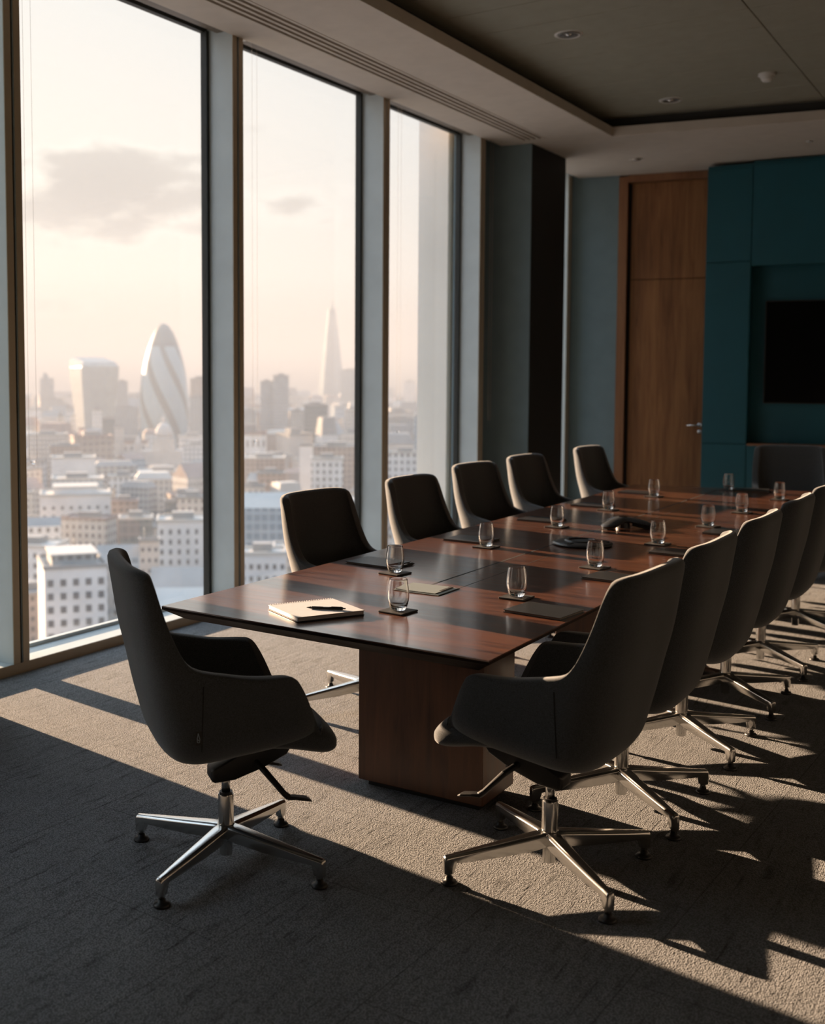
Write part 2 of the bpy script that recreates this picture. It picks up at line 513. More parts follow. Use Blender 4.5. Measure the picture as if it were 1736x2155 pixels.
# recessed tray ceiling: vertical wall set back, shade painted dark, then the panelled ceiling
tray = MB()
tray.box(-3.66, -3.62, -3, 10.6, ZS + 0.085, ZT + 0.02)
tray.prism([(-3.66, 10.50), (3.0, 11.86), (3.0, 11.90), (-3.66, 10.54)], ZS + 0.085, ZT + 0.02)
struct(tray, 'trim_2', M['darkwall'])
tray2 = MB()
tray2.box(-4.80, -3.62, -3, 10.6, ZS + 0.085, ZS + 0.09)
def ceiling_panels():
    mb = MB()
    ys = [6.98 + 0.457 * k - 0.457 * 22 for k in range(34)]
    xs = [-3.64, -1.75, 0.2, 2.1, 3.0]
    for i in range(len(xs) - 1):
        for k in range(len(ys) - 1):
            y0, y1 = ys[k] + 0.004, ys[k + 1] - 0.004
            if y0 > 11.9: continue
            mb.box(xs[i] + 0.003, xs[i + 1] - 0.003, y0, y1, ZT, ZT + 0.02)
    return mb
struct(ceiling_panels(), 'ceiling', M['ceil'], bevel=0.0025, seg=1)
struct(MB().box(-4.9, 3.0, -3, 14.3, ZT + 0.021, ZT + 0.05), 'ceiling_backing', M['plaster'])

# window wall: head, sill line, mullions and panes as separate windows
YM = [(4.01, 4.121), (5.95, 6.065), (7.946, 8.05), (9.784, 9.892)]
def window(i, y0, y1, mull, XF=XF):
    w = tag(empty('window_%d' % i, (XG, y0, 0)), kind='structure')
    ox, oy = -XG, -y0
    def P(mb, name, mat, **kw):
        mb.v = [(v[0] + ox, v[1] + oy, v[2]) for v in mb.v]
        return mb.build(name, mat, w, **kw)
    P(MB().box(XG - 0.02, XF, y0, y1 if mull is None else mull[0], 0.0, 0.057), 'window_sill', M['frame'], bevel=0.003, seg=1)
    P(MB().box(XF, XF + 0.003, y0, y1, 0.0, 0.056), 'sill_front', M['bronze'])
    P(MB().box(XG - 0.03, XG + 0.006, y0, y1, 0.057, 0.078), 'glazing_bead', M['frame'])
    P(MB().box(XG - 0.03, XG + 0.012, y0, y1, 3.862, 3.90), 'window_head', M['gasket'])
    P(MB().box(XG - 0.03, XF - 0.005, y0, y1, 3.90, 3.98), 'head_board', M['plaster'])
    if mull:
        a, b = mull
        mb = MB()
        mb.box(XG - 0.02, XF, a, a + 0.047, 0.0, 3.9)
        mb.box(XG - 0.02, XF - 0.014, a + 0.047, b - 0.045, 0.0, 3.9)
        mb.box(XG - 0.02, XF, b - 0.045, b, 0.0, 3.9)
        P(mb, 'mullion', M['frame'], bevel=0.002, seg=1)
        P(MB().box(XF - 0.001, XF + 0.003, a + 0.001, a + 0.046, 0.057, 3.815).box(XF - 0.001, XF + 0.003, b - 0.044, b - 0.001, 0.057, 3.815), 'mullion_cap', M['bronze'])
        P(MB().box(XF - 0.0138, XF - 0.0125, a + 0.047, b - 0.045, 0.0, 3.9), 'mullion_groove', M['gasket'])
        P(MB().box(XG - 0.022, XG + 0.028, a - 0.028, a, 0.057, 3.87), 'gasket', M['gasket'])
        pe = a - 0.02
    else:
        pe = y1
    P(MB().box(XG - 0.012, XG - 0.004, y0 + 0.002, pe, 0.06, 3.88), 'glass_pane', M['pane'])
    return w
window(1, 3.51, 4.121, YM[0])
window(2, 4.121, 6.065, YM[1])
window(3, 6.065, 8.05, YM[2])
window(4, 8.05, 9.892, YM[3])
window(5, 11.2, 12.34, (12.23, 12.34), -4.585)

# walls
struct(MB().box(-4.86, -4.23, 2.08, 3.51, 0, 4.2), 'wall_left', M['slate'])
struct(MB().box(-4.86, -4.23, -3, 0.25, 0, 4.2), 'wall_left_near', M['slate'])
window(6, 0.25, 2.08, None)  # out-of-view window, added and sized to brighten the near chair's back
struct(MB().prism([(-4.86, 10.19), (-4.235, 10.305), (-4.235, 11.2), (-4.86, 11.2)], 0, 4.1), 'wall_pillar', M['slate'])
struct(MB().box(-4.2348, -4.231, 10.309, 11.2, 0, 3.81), 'wall_pillar_side', simple('black_side_sheet', (0.012, 0.012, 0.011), 0.7, noise=0.1))  # near-black sheet laid over the room-facing side of the slate pillar
struct(MB().box(-4.86, XG - 0.01, 9.9, 10.2, 0, 4.1), 'wall_pillar_return', M['slate'])
struct(MB().box(2.98, 3.1, -3, 14.3, 0, 4.2), 'wall_right', M['darkwall'])
struct(MB().box(-4.86, 3.1, -3.1, -3.0, 0, 4.2), 'wall_near', M['darkwall'])

# back wall group, slightly turned against the window line
BA = R(12.14)
bd = Vector((math.cos(BA), math.sin(BA), 0)); bn = Vector((math.sin(BA), -math.cos(BA), 0))
B0 = Vector((-4.436, 12.432, 0))
def bw(u0, u1, d0, d1, z0, z1, mb=None):
    """u along the back wall, d out of it into the room"""
    mb = mb or MB()
    Mx = Matrix.Translation(B0) @ Matrix(((bd.x, bn.x, 0, 0), (bd.y, bn.y, 0, 0), (0, 0, 1, 0), (0, 0, 0, 1)))
    return mb.box(u0, u1, d0, d1, z0, z1, Mx)
struct(bw(-0.50, 0.343, -0.25, 0.0, 0, 4.1), 'wall_back', M['slate'])
struct(bw(0.343, 8.0, -0.4, -0.14, 0, 4.1), 'wall_back_core', M['darkwall'])
struct(bw(0.343, 0.44, -0.14, 0.012, 0, 3.80, ), 'door_frame_post', M['frame_wood'], bevel=0.003)
struct(bw(0.44, 1.42, -0.14, 0.012, 3.735, 3.813), 'door_frame_head', M['frame_wood'], bevel=0.003)
door = tag(empty('door_1', B0 + bd * 0.48 - bn * 0.06, BA), kind='structure')
def dl(u0, u1, d0, d1, z0, z1):
    return MB().box(u0, u1, -d1, -d0, z0, z1)
dl(0.0, 0.815, -0.04, 0.0, 0.004, 2.655).build('door_leaf', M['door_wood'], door, bevel=0.002, seg=1)
dl(0.0, 0.815, -0.04, 0.0, 2.662, 3.73).build('overpanel', M['door_wood'], door, bevel=0.002, seg=1)
h = MB(); h.lathe([(0.0, 0), (0.024, 0), (0.024, 0.008), (0.0, 0.008)], 20, cap=False)
h.v = [(v[0] + 0.765, -v[2] - 0.0, v[1] + 1.04) for v in h.v]
h.tube([(0.765, -0.006, 1.04), (0.765, -0.05, 1.04)], 0.009, 10)
h.tube([(0.772, -0.05, 1.04), (0.72, -0.052, 1.04), (0.63, -0.052, 1.037)], 0.009, 10)
h.build('door_handle', M['chrome'], door, smooth=True)
k = MB(); k.lathe([(0.0, 0), (0.022, 0), (0.022, 0.01), (0.0, 0.01)], 20, cap=False)
k.v = [(v[0] + 0.765, -v[2], v[1] + 0.965) for v in k.v]
k.tube([(0.765, -0.008, 0.965), (0.765, -0.03, 0.965)], 0.012, 10)
k.build('door_lock', M['chrome'], door, smooth=True)
struct(bw(1.303, 1.322, -0.06, 0.02, 0, 3.52), 'door_edge_strip', M['chrome'])

# teal media wall stands 0.4 m proud of the door wall
TA = R(6.36)
td = Vector((math.cos(TA), math.sin(TA), 0)); tn = Vector((math.sin(TA), -math.cos(TA), 0))
T0 = Vector((-3.088, 12.287, 0))
TM = Matrix.Translation(T0) @ Matrix(((td.x, tn.x, 0, 0), (td.y, tn.y, 0, 0), (0, 0, 1, 0), (0, 0, 0, 1)))
def tw(mb, u0, u1, d0, d1, z0, z1):
    return mb.box(u0, u1, d0, d1, z0, z1, TM)
g = 0.004
tw_ = MB()
for z0, z1 in ((0, 0.871), (0.871, 2.772), (2.772, 3.74)):
    tw(tw_, 0, 0.446 - g, -0.03, 0.0, z0 + g, z1 - g)
tw(tw_, 0.446 + g, 3.2, -0.03, 0, 2.725, 3.76)
tw(tw_, 0.446 + g, 3.2, -0.03, 0, 0.0, 0.855)
struct(tw_, 'wall_teal', M['teal'], bevel=0.0015, seg=1)
tb = MB()
tw(tb, 0, 0.446, -0.5, -0.031, 0, 3.78)
tw(tb, 0.446, 6.0, -0.30, -0.24, 0, 3.80)
tw(tb, 0.446, 3.2, -0.30, -0.031, 2.735, 3.80)
tw(tb, 0.446, 3.2, -0.30, -0.031, 0, 0.85)
tw(tb, 3.2, 6.0, -0.30, 0.0, 0, 3.80)
struct(tb, 'wall_teal_core', M['teal'])
shelf = MB(); tw(shelf, 0.448, 3.2, -0.24, 0.01, 0.856, 0.876)
struct(shelf, 'trim_3', M['frame_wood'], bevel=0.002, seg=1)

tv = tag(empty('wall_screen', TM @ Vector((0.58, -0.24, 1.25)), TA), 'black wall-mounted screen recessed in the dark niche of the teal wall', 'screen')
MB().box(0, 1.95, -0.055, -0.002, 0.045, 1.12).build('screen_housing', M['black'], tv, bevel=0.004)
MB().box(0.012, 1.938, -0.0575, -0.0552, 0.057, 1.108).build('screen_panel', M['screen'], tv)

# slot diffuser in the soffit
dif = tag(empty('slot_diffuser', ((sx0 + sx1) / 2, 3.0, ZS)), 'long black and grey linear air diffuser set in the soffit along the windows', 'air diffuser')
wsl = (sx1 - sx0)
MB().box(-wsl / 2, wsl / 2, -5.9, 7.145, 0.016, 0.022).build('plenum', M['slot'], dif)
for k in range(5):
    xk = -wsl / 2 + wsl * k / 4
    MB().box(xk - 0.011, xk + 0.011, -5.9, 7.14, -0.003, 0.015).build('blade', M['plaster'], dif)

# ------------------------------------------------------------------ ceiling fittings
def downlight(x, y, z, r, label):
    t = tag(empty('downlight', (x, y, z)), label, 'downlight', 'recessed downlights in the ceiling')
    MB().lathe([(r * 0.78, -0.002), (r, -0.002), (r * 1.0, 0.003), (r * 0.80, 0.012), (r * 0.62, -0.008), (r * 0.78, -0.012)], 40, cap=False).build('trim_ring', M['white'], t, smooth=True)
    MB().lathe([(r * 0.76, -0.010), (r * 0.55, -0.004), (0.001, -0.002)], 32).build('reflector', M['chrome'], t, smooth=True)
    return t
downlight(-2.93, 7.77, ZT, 0.10, 'large round downlight in the tray ceiling nearest the camera')
downlight(-2.87, 10.10, ZT, 0.10, 'large round downlight in the tray ceiling near its far edge')
downlight(-3.65, 11.65, ZS, 0.07, 'small round downlight in the soffit above the wooden door')
downlight(-2.01, 11.68, ZS, 0.035, 'tiny round downlight in the soffit in front of the teal wall')
sm = tag(empty('smoke_detector', (-1.99, 9.66, ZT)), 'white smoke detector hanging under the panelled tray ceiling', 'smoke detector')
MB().lathe([(0.0, 0), (0.066, 0), (0.066, -0.018), (0.060, -0.022), (0, -0.022)], 32, cap=False).build('detector_base', M['white'], sm, smooth=False)
MB().lathe([(0.052, -0.022), (0.052, -0.034), (0.040, -0.036), (0.040, -0.044), (0.046, -0.046), (0.030, -0.062), (0.0, -0.064)], 32, cap=False).build('sensor_chamber', M['white'], sm, smooth=False)

# ------------------------------------------------------------------ roller blinds in the head recess
def blind(y0, y1, yc, zc, label, xc=-4.60, w=0.056, mat=None):
    t = tag(empty('roller_blind', (-4.62, (y0 + y1) / 2, 3.9)), label, 'blind', 'roller blinds rolled up at the window heads')
    h_ = (y1 - y0) / 2
    MB().box(-0.045, 0.045, -h_ + 0.05, h_ - 0.02, -0.052, 0.0).build('cassette', M['frame_brown'], t, bevel=0.006)
    MB().box(-0.055, 0.055, -h_, -h_ + 0.045, -0.062, 0.0).build('end_bracket', M['white'], t, bevel=0.004)
    n = 24
    x = xc + 4.62
    c = yc - (y0 + y1) / 2
    pts = [(x, c - w / 2, -0.05), (x, c - w / 2, (zc - 3.9) + w / 2)]
    pts += [(x, c - w / 2 * math.cos(math.pi * q / n), (zc - 3.9) + w / 2 - w / 2 * math.sin(math.pi * q / n)) for q in range(1, n)]
    pts += [(x, c + w / 2, (zc - 3.9) + w / 2), (x, c + w / 2, -0.05)]
    mb = MB()
    # beads strung on the cord
    L = 0.0; P = [Vector(p) for p in pts]
    acc = 0.0; step = 0.0125
    for a, b in zip(P, P[1:]):
        d = (b - a).length
        while acc < d:
            c0 = a + (b - a) * (acc / d)
            r = 0.0021
            mb.add([c0 + Vector(v) * r for v in ((1, 0, 0), (-1, 0, 0), (0, 1, 0), (0, -1, 0), (0, 0, 1), (0, 0, -1))],
                   [(0, 2, 4), (2, 1, 4), (1, 3, 4), (3, 0, 4), (2, 0, 5), (1, 2, 5), (3, 1, 5), (0, 3, 5)])
            acc += step
        acc -= d
    mb.tube(P, 0.0007, 4)
    ch = mb.build('bead_chain', M['chain'], t, smooth=True)
    MB().lathe([(0.0, -0.012), (0.010, -0.008), (0.013, 0.0), (0.010, 0.008), (0.0, 0.012)], 14, c=(x, c, zc - 3.9 + 0.004), cap=False).build('chain_weight', M['clear'], ch, smooth=True)
    return t
M['frame_brown'] = simple('bronze_cassette', (0.16, 0.13, 0.10), 0.5, noise=0.04)
blind(4.14, 6.10, 4.235, 1.117, 'roller blind rolled up over the leftmost full window, chain hanging by the frame')
blind(6.13, 8.09, 6.29, 1.130, 'roller blind rolled up over the middle window, chain hanging beside its left frame')
blind(8.12, 9.90, 8.345, 1.109, 'roller blind rolled up over the right window, thin chain against the sky')
b4 = tag(empty('blind_chain', (-4.50, 9.977, 1.156)), 'dark hanging blind chain in front of the slate pillar beside the last window frame', 'blind chain')
_pts = [(0, -0.028, 2.72), (0, -0.028, 0.03)] + [(0, -0.028 * math.cos(math.pi * q / 12), 0.03 - 0.028 * math.sin(math.pi * q / 12)) for q in range(1, 12)] + [(0, 0.028, 0.03), (0, 0.028, 2.72)]
MB().tube(_pts, 0.0035, 6).build('chain_loop', M['chain'], b4, smooth=True)

# exterior stone fin seen through the last window
fin = MB().box(-5.22, -4.90, 9.86, 10.15, -6, 9).build('facade_fin', M['stone'])
tag(fin, 'pale vertical stone fin outside the right-hand window', 'facade fin')

# ------------------------------------------------------------------ the table
TX0, TX1 = -2.712, -1.362
table = tag(empty('conference_table', (-2.04, 6.0, 0)), 'long walnut conference table with slanted underside edge running along the windows', 'table')
def table_rings(spec):
    c = [(-2.718, 3.124), (-1.374, 3.066), (-1.35, 8.93), (-2.69, 8.70)]
    c = [(x + 2.04, y - 6.0) for x, y in c]
    cx = sum(p[0] for p in c) / 4; cy_ = sum(p[1] for p in c) / 4
    return MB().loft([[(x + (d if x < cx else -d), y + (d if y < cy_ else -d), z) for x, y in c] for d, z in spec])
table_rings(((0.0, 0.736), (0.0, 0.7385), (0.0015, 0.74))).build('tabletop', M['table'], table)
M['table_edge'] = mat_wood('dark_edge_wood', (0.010, 0.005, 0.003), (0.028, 0.013, 0.007), scale=(1.2, 9, 9), rough=0.6, grain=5)  # bevel in a far darker, duller wood than the top
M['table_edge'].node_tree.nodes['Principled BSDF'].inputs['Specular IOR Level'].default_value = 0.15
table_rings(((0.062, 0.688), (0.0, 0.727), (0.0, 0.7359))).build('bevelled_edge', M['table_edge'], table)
# inlaid joint lines and centre strip
for x0, y0, x1, y1, w_, nm in ((-2.079, 4.06, -2.045, 8.6, 0.009, 'joint_line'), (-1.952, 4.04, -1.945, 8.6, 0.003, 'joint_line'),
                               (-2.70, 6.96, -1.36, 7.02, 0.003, 'joint_line')):
    d = Vector((x1 - x0, y1 - y0, 0)).normalized(); n = Vector((-d.y, d.x, 0)) * w_ / 2
    a, b = Vector((x0 + 2.04, y0 - 6.0, 0)), Vector((x1 + 2.04, y1 - 6.0, 0))
    MB().prism([tuple((a - n)[:2]), tuple((b - n)[:2]), tuple((b + n)[:2]), tuple((a + n)[:2])][::-1], 0.7395, 0.7404).build(nm, M['slot'], table)
for py in (3.67, 5.75, 7.83):
    MB().box(-2.19 + 2.04, -1.665 + 2.04, py - 6.0, py + 0.285 - 6.0, 0.025, 0.691).build('pedestal', M['table_side'], table, bevel=0.004)
    MB().box(-2.16 + 2.04, -1.69 + 2.04, py + 0.03 - 6.0, py + 0.25 - 6.0, 0.0, 0.026).build('plinth', M['black'], table)

TZ = 0.7405
M['hub'] = simple('satin_hub_metal', (0.30, 0.33, 0.32), 0.45, 0.3, noise=0.03)
# power hub flap in the tabletop
hub = tag(empty('power_hub', (-2.048, 3.955, TZ)), 'grey metal power hub flap set into the near end of the table', 'power hub')
MB().box(-0.105, 0.100, -0.088, 0.088, 0.0, 0.003).build('hub_plate', M['hub'], hub, bevel=0.0012, seg=1)
MB().box(-0.10, 0.082, -0.080, 0.080, 0.003, 0.0065).build('hub_lid', M['hub'], hub, bevel=0.001, seg=1)
MB().box(-0.109, 0.104, -0.092, 0.092, -0.0005, 0.0012).build('hub_gasket', M['slot'], hub)
MB().box(0.068, 0.080, -0.02, 0.076, 0.0062, 0.0071).build('cable_slot', M['slot'], hub)

# ------------------------------------------------------------------ chairs
def lerp_tab(tab, z):
    if z <= tab[0][0]: return tab[0][1]
    for (a, va), (b, vb) in zip(tab, tab[1:]):
        if z <= b:
            t = (z - a) / (b - a); t = t * t * (3 - 2 * t) * 0.3 + t * 0.7
            return va + (vb - va) * t
    return tab[-1][1]
XB = [(0.35, -0.205), (0.42, -0.235), (0.50, -0.262), (0.64, -0.296), (0.85, -0.340), (1.04, -0.368)]
CX = [(0.30, -0.08), (0.60, -0.095), (0.68, -0.135), (0.77, -0.195), (0.9, -0.238), (1.04, -0.268)]
WH = [(0.36, 0.240), (0.50, 0.270), (0.68, 0.290), (0.82, 0.288), (1.04, 0.270)]
def zb(x): return 0.422 + 0.12 * x
def xfr(z): return 0.310 - 0.36 * (z - 0.42)
def plan(th, z):
    c, s = math.cos(th), math.sin(th)
    w = lerp_tab(WH, z); cx = lerp_tab(CX, z)
    if c >= 0:
        A = xfr(min(z, 0.7)) - cx; x = cx + A * abs(c) ** 0.30; y = w * math.copysign(abs(s) ** 0.42, s)
    else:
        A = cx - lerp_tab(XB, z); x = cx - A * abs(c) ** 0.78; y = w * math.copysign(abs(s) ** 0.50, s)
    return x, y
RIM = [(0, 0.0), (40, 0.0), (46, 0.30), (51, 0.62), (56, 0.672), (62, 0.684), (84, 0.686), (88, 0.692), (90, 0.71), (91.5, 0.755), (93, 0.82),
       (95, 0.92), (97, 0.978), (99.5, 1.008), (103, 1.018), (110, 1.024), (135, 1.030), (180, 1.034)]
def rim(deg, x):
    base = zb(x) + 0.035
    if deg <= 40: return base
    for (a, va), (b, vb) in zip(RIM, RIM[1:]):
        if deg <= b:
            t = (deg - a) / (b - a)
            va = va if va else base; vb = vb if vb else base
            if va == 0.30: va = 0.47
            if vb == 0.30: vb = 0.47
            return va + (vb - va) * t
    return RIM[-1][1]
def shell_mesh():
    half = [0.15, 1, 3, 6, 10, 15, 21, 28, 34, 38, 40, 42, 44, 46, 48, 50, 52, 54, 56, 59, 62, 67, 73, 79, 83, 86, 88, 89.3, 90.3, 91, 92, 93, 94, 95, 96, 97, 98.5, 100, 102, 105, 110, 117, 125, 134, 143, 152, 160, 167, 173, 177, 179.8]
    degs = half + [360 - d for d in reversed(half)]
    T = [0, 0.35, 0.55, 0.7, 0.8, 0.88, 0.95, 1.0]
    rows = []
    for d in degs:
        dd = d if d <= 180 else 360 - d
        th = R(d)
        x1, y1 = plan(th, 0.42)
        top = rim(dd, x1)
        col = []
        for q in (0.2, 0.4, 0.6, 0.78):
            x = 0.03 + (x1 - 0.03) * q; y = y1 * q
            col.append((x, y, zb(x)))
        zs = zb(x1)
        rr = min(0.085, top - zs)
        # rounded turn-up
        for a in (18, 36, 54, 72):
            z_ = zs + rr * (1 - math.cos(R(a)))
            k = 0.78 + 0.22 * math.sin(R(a))
            px, py = plan(th, z_)
            col.append((0.03 + (px - 0.03) * k, py * k, z_))
        z0 = zs + rr * 0.98
        nseg = 14
        for i in range(nseg + 1):
            z_ = z0 + (max(top, z0 + 0.004) - z0) * i / nseg
            px, py = plan(th, z_)
            col.append((px, py, z_))
        rows.append(col)
    n, mth = len(rows), len(rows[0])
    vs = [v for r_ in rows for v in r_]
    fs = []
    for i in range(n):
        j = (i + 1) % n
        for k in range(mth - 1):
            fs.append((i * mth + k, j * mth + k, j * mth + k + 1, i * mth + k + 1))
    c = len(vs); vs.append((0.03, 0, zb(0.03)))
    for i in range(n):
        fs.append((c, ((i + 1) % n) * mth, i * mth))
    me = D.meshes.new('shell')
    me.from_pydata(vs, [], fs)
    bm = bmesh.new(); bm.from_mesh(me)
    bmesh.ops.recalc_face_normals(bm, faces=bm.faces)
    # make sure normals point outwards (down at the bottom centre)
    bm.verts.ensure_lookup_table()
    bot = max(bm.faces, key=lambda f: -abs(f.calc_center_median().x - 0.03) - abs(f.calc_center_median().y) - f.calc_center_median().z)
    if bot.normal.z > 0:
        bmesh.ops.reverse_faces(bm, faces=bm.faces)
    bm.to_mesh(me); bm.free()
    me = baked(me, [('SMOOTH', dict(factor=0.5, iterations=2)), ('SOLIDIFY', dict(thickness=0.046, offset=-1, use_rim=True, use_even_offset=False)),
                    ('SUBSURF', dict(levels=1, render_levels=1))])
    for p in me.polygons: p.use_smooth = True
    me.name = 'seat_shell'
    return me

def cushion_mesh():
    rings = []
    secs = [(-0.225, 0.12, 0.455, 0.465), (-0.22, 0.18, 0.445, 0.478), (-0.19, 0.215, 0.440, 0.488), (-0.1, 0.228, 0.442, 0.488), (0.05, 0.232, 0.440, 0.492), (0.15, 0.234, 0.430, 0.502),
            (0.21, 0.234, 0.415, 0.506), (0.255, 0.232, 0.404, 0.500), (0.288, 0.226, 0.400, 0.486), (0.308, 0.214, 0.406, 0.468), (0.319, 0.195, 0.418, 0.453), (0.322, 0.15, 0.428, 0.442)]
    n = 36
    for x, w, z0, z1 in secs:
        r_ = []
        for k in range(n):
            a = 2 * math.pi * k / n
            c, s = math.cos(a), math.sin(a)
            y = w * math.copysign(abs(c) ** 0.35, c)
            z = (z0 + z1) / 2 + (z1 - z0) / 2 * math.copysign(abs(s) ** 0.6, s) + 0.012 * math.copysign(1, s) * (abs(s) ** 0.6) * (1 - (y / w) ** 2)
            r_.append((x, y, z))
        rings.append(r_)
    me = MB().loft(rings).mesh('seat_cushion', True)
    me = baked(me, [('SUBSURF', dict(levels=1, render_levels=1))])
    for p in me.polygons: p.use_smooth = True
    me.name = 'seat_cushion'
    return me

def leg_mesh():
    rings = []
    for x, w, zt, zlo in ((0.0, 0.028, 0.134, 0.090), (0.05, 0.027, 0.130, 0.080), (0.15, 0.023, 0.117, 0.071), (0.27, 0.0180, 0.102, 0.067), (0.328, 0.0145, 0.0945, 0.066), (0.337, 0.0135, 0.0935, 0.034), (0.363, 0.0135, 0.091, 0.033), (0.368, 0.0120, 0.084, 0.035)):
        # trapezoid with a slightly rounded back
        rings.append([(x, -w, zt - 0.008), (x, -w * 0.6, zt), (x, w * 0.6, zt), (x, w, zt - 0.008), (x, w * 0.8, zlo), (x, -w * 0.8, zlo)])
    mb = MB().loft(rings)
    me = mb.mesh('leg', False)
    me = baked(me, [('BEVEL', dict(width=0.0025, segments=2, limit_method='ANGLE', angle_limit=R(30)))])
    for p in me.polygons: p.use_smooth = True
    try: me.set_sharp_from_angle(angle=R(45))
    except Exception: pass
    me.name = 'leg'
    return me

ME_SHELL = shell_mesh(); ME_CUSH = cushion_mesh(); ME_LEG = leg_mesh()
ME_GLIDE = MB().lathe([(0.0, 0.0), (0.025, 0.0), (0.0275, 0.005), (0.022, 0.011), (0.0125, 0.014), (0.0125, 0.022), (0.0, 0.022)], 24, c=(0.350, 0, 0), cap=False).mesh('glide', True)
ME_POST = MB().lathe([(0.0, 0.021), (0.0105, 0.021), (0.0105, 0.05), (0.0, 0.05)], 16, c=(0.350, 0, 0), cap=False).mesh('glide_post', True)

def outer_point(x_want, z):
    best = None
    for k in range(900, 1700):
        th = R(k / 10)
        x, y = plan(th, z)
        if best is None or abs(x - x_want) < best[0]:
            best = (abs(x - x_want), th)
    th = best[1]
    x0, y0 = plan(th, z); x1, y1 = plan(th + 0.02, z)
    t = Vector((x1 - x0, y1 - y0, 0)).normalized()
    return Vector((x0, -y0, z))
M['seam'] = simple('seam_thread', (0.010, 0.010, 0.011), 0.9, noise=0.05)
def make_chair():
    t = empty('conference_chair')
    sh = mesh_obj('seat_shell', ME_SHELL, M['fabric'], t)
    mesh_obj('seat_cushion', ME_CUSH, M['fabric'], t)
    for s in (-1, 1):
        MB().tube([(p.x, s * (abs(p.y) + 0.0003), p.z) for p in (outer_point(-0.135, z) for z in (0.47, 0.50, 0.54, 0.58, 0.62, 0.655, 0.675))], 0.0014, 6).build('side_seam', M['seam'], sh, smooth=True)
    # tilt mechanism, rising towards the front of the seat
    mech = MB()
    rings = []
    for x, w, z0, z1 in ((-0.056, 0.034, 0.290, 0.322), (-0.048, 0.042, 0.283, 0.330), (0.02, 0.048, 0.290, 0.365), (0.11, 0.055, 0.322, 0.425), (0.19, 0.06, 0.362, 0.436), (0.21, 0.06, 0.392, 0.438)):
        rings.append([(x, -w, z0), (x, w, z0), (x, w, z1), (x, -w, z1)])
    mech.loft(rings)
    me = mech.build('tilt_mechanism', M['black'], t, bevel=0.008, seg=3)
    for s in (-1, 1):
        lv = MB()
        lv.tube([(0.09, s * 0.045, 0.345), (0.105, s * 0.12, 0.330), (0.150, s * 0.165, 0.275), (0.165, s * 0.170, 0.262)], [0.011, 0.011, 0.010, 0.011], 10)
        ring2 = []
        for x, w, z0, z1 in ((0.158, 0.010, 0.256, 0.270), (0.185, 0.016, 0.256, 0.266), (0.225, 0.018, 0.248, 0.257), (0.238, 0.012, 0.243, 0.249)):
            ring2.append([(x, s * 0.17 - w, z0), (x, s * 0.17 + w, z0), (x, s * 0.17 + w, z1), (x, s * 0.17 - w, z1)])
        lv.loft(ring2)
        lv.build('lever', M['black'], me, bevel=0.003, seg=2)
    col = MB()
    col.lathe([(0.0, 0.12), (0.0255, 0.12), (0.0255, 0.228), (0.0245, 0.232), (0.0, 0.232)], 28, cap=False)
    c = col.build('column', M['alu'], t, smooth=True)
    try: c.data.set_sharp_from_angle(angle=R(40))
    except Exception: pass
    r_ = MB().lathe([(0.0, 0.23), (0.0145, 0.23), (0.0145, 0.31), (0.0, 0.31)], 24, cap=False).build('gas_rod', M['chrome'], c, smooth=True)
    MB().lathe([(0.0, 0.232), (0.022, 0.232), (0.022, 0.240), (0.0, 0.240)], 24, cap=False).build('collar', M['black'], c, smooth=False)
    MB().lathe([(0.0, 0.030), (0.0195, 0.030), (0.021, 0.033), (0.021, 0.088), (0.033, 0.092), (0.036, 0.120), (0.028, 0.133), (0.0, 0.133)], 28, cap=False).build('base_hub', M['alu'], t, smooth=True)
    for k in range(4):
        lg = mesh_obj('leg', ME_LEG, M['alu'], t, rz=R(90 * k + 45))
        gl = mesh_obj('glide', ME_GLIDE, M['black'], lg)
        mesh_obj('glide_post', ME_POST, M['alu'], lg)
    return t

proto = make_chair()
first = [True]
def chair(x, y, facing, base, label, group):
    o = proto if first[0] else copy_tree(proto)
    first[0] = False
    o.location = (x, y, 0)
    o.rotation_euler = (0, 0, R(facing))
    for k, ch in enumerate([c for c in o.children if c.name.startswith('leg')]):
        ch.rotation_euler = (0, 0, R(base - facing + 90 * k))
    tag(o, label, 'chair', group)
    return o
G1 = 'upholstered swivel chairs around the conference table'
c1 = chair(-2.192, 2.83, 51, 4, 'charcoal armchair with four-star base at the near end of the table, nearest the windows', G1)
chair(-1.292, 3.37, 177, 50, 'charcoal armchair in profile in the right foreground, nearest of the right-hand row', G1)
for y, a, lab in ((4.08, 180, 'charcoal chair directly behind the foreground armchair on the right side of the table'),
                  (4.90, 180, 'third charcoal chair of the right-hand row counted from the camera'),
                  (5.69, 180, 'fourth charcoal chair of the right-hand row, with sunlit upper edge'),
                  (6.49, 180, 'fifth charcoal chair of the right-hand row, cut by the right picture edge'),
                  (7.50, 180, 'farthest chair base of the right-hand row, at the right picture edge')):
    chair(-1.288, y, a, 48, lab, G1)
for x, y, a, lab in ((-2.700, 4.58, -5, 'charcoal chair on the window side nearest the camera, in front of the middle window'),
                  (-2.680, 5.56, -2, 'second charcoal chair of the window side, in front of the right window'),
                  (-2.790, 6.61, -5, 'third charcoal chair of the window side, in front of the last window frame'),
                  (-2.795, 7.48, -4, 'fourth charcoal chair of the window side, in front of the black pillar face'),
                  (-2.750, 8.67, -3, 'farthest charcoal chair of the window side, in front of the wooden door')):
    chair(x, y, a, 60, lab, G1)
chair(-1.66, 9.42, -74, 20, 'wide blue-grey lit chair at the far head of the table before the teal wall', G1)
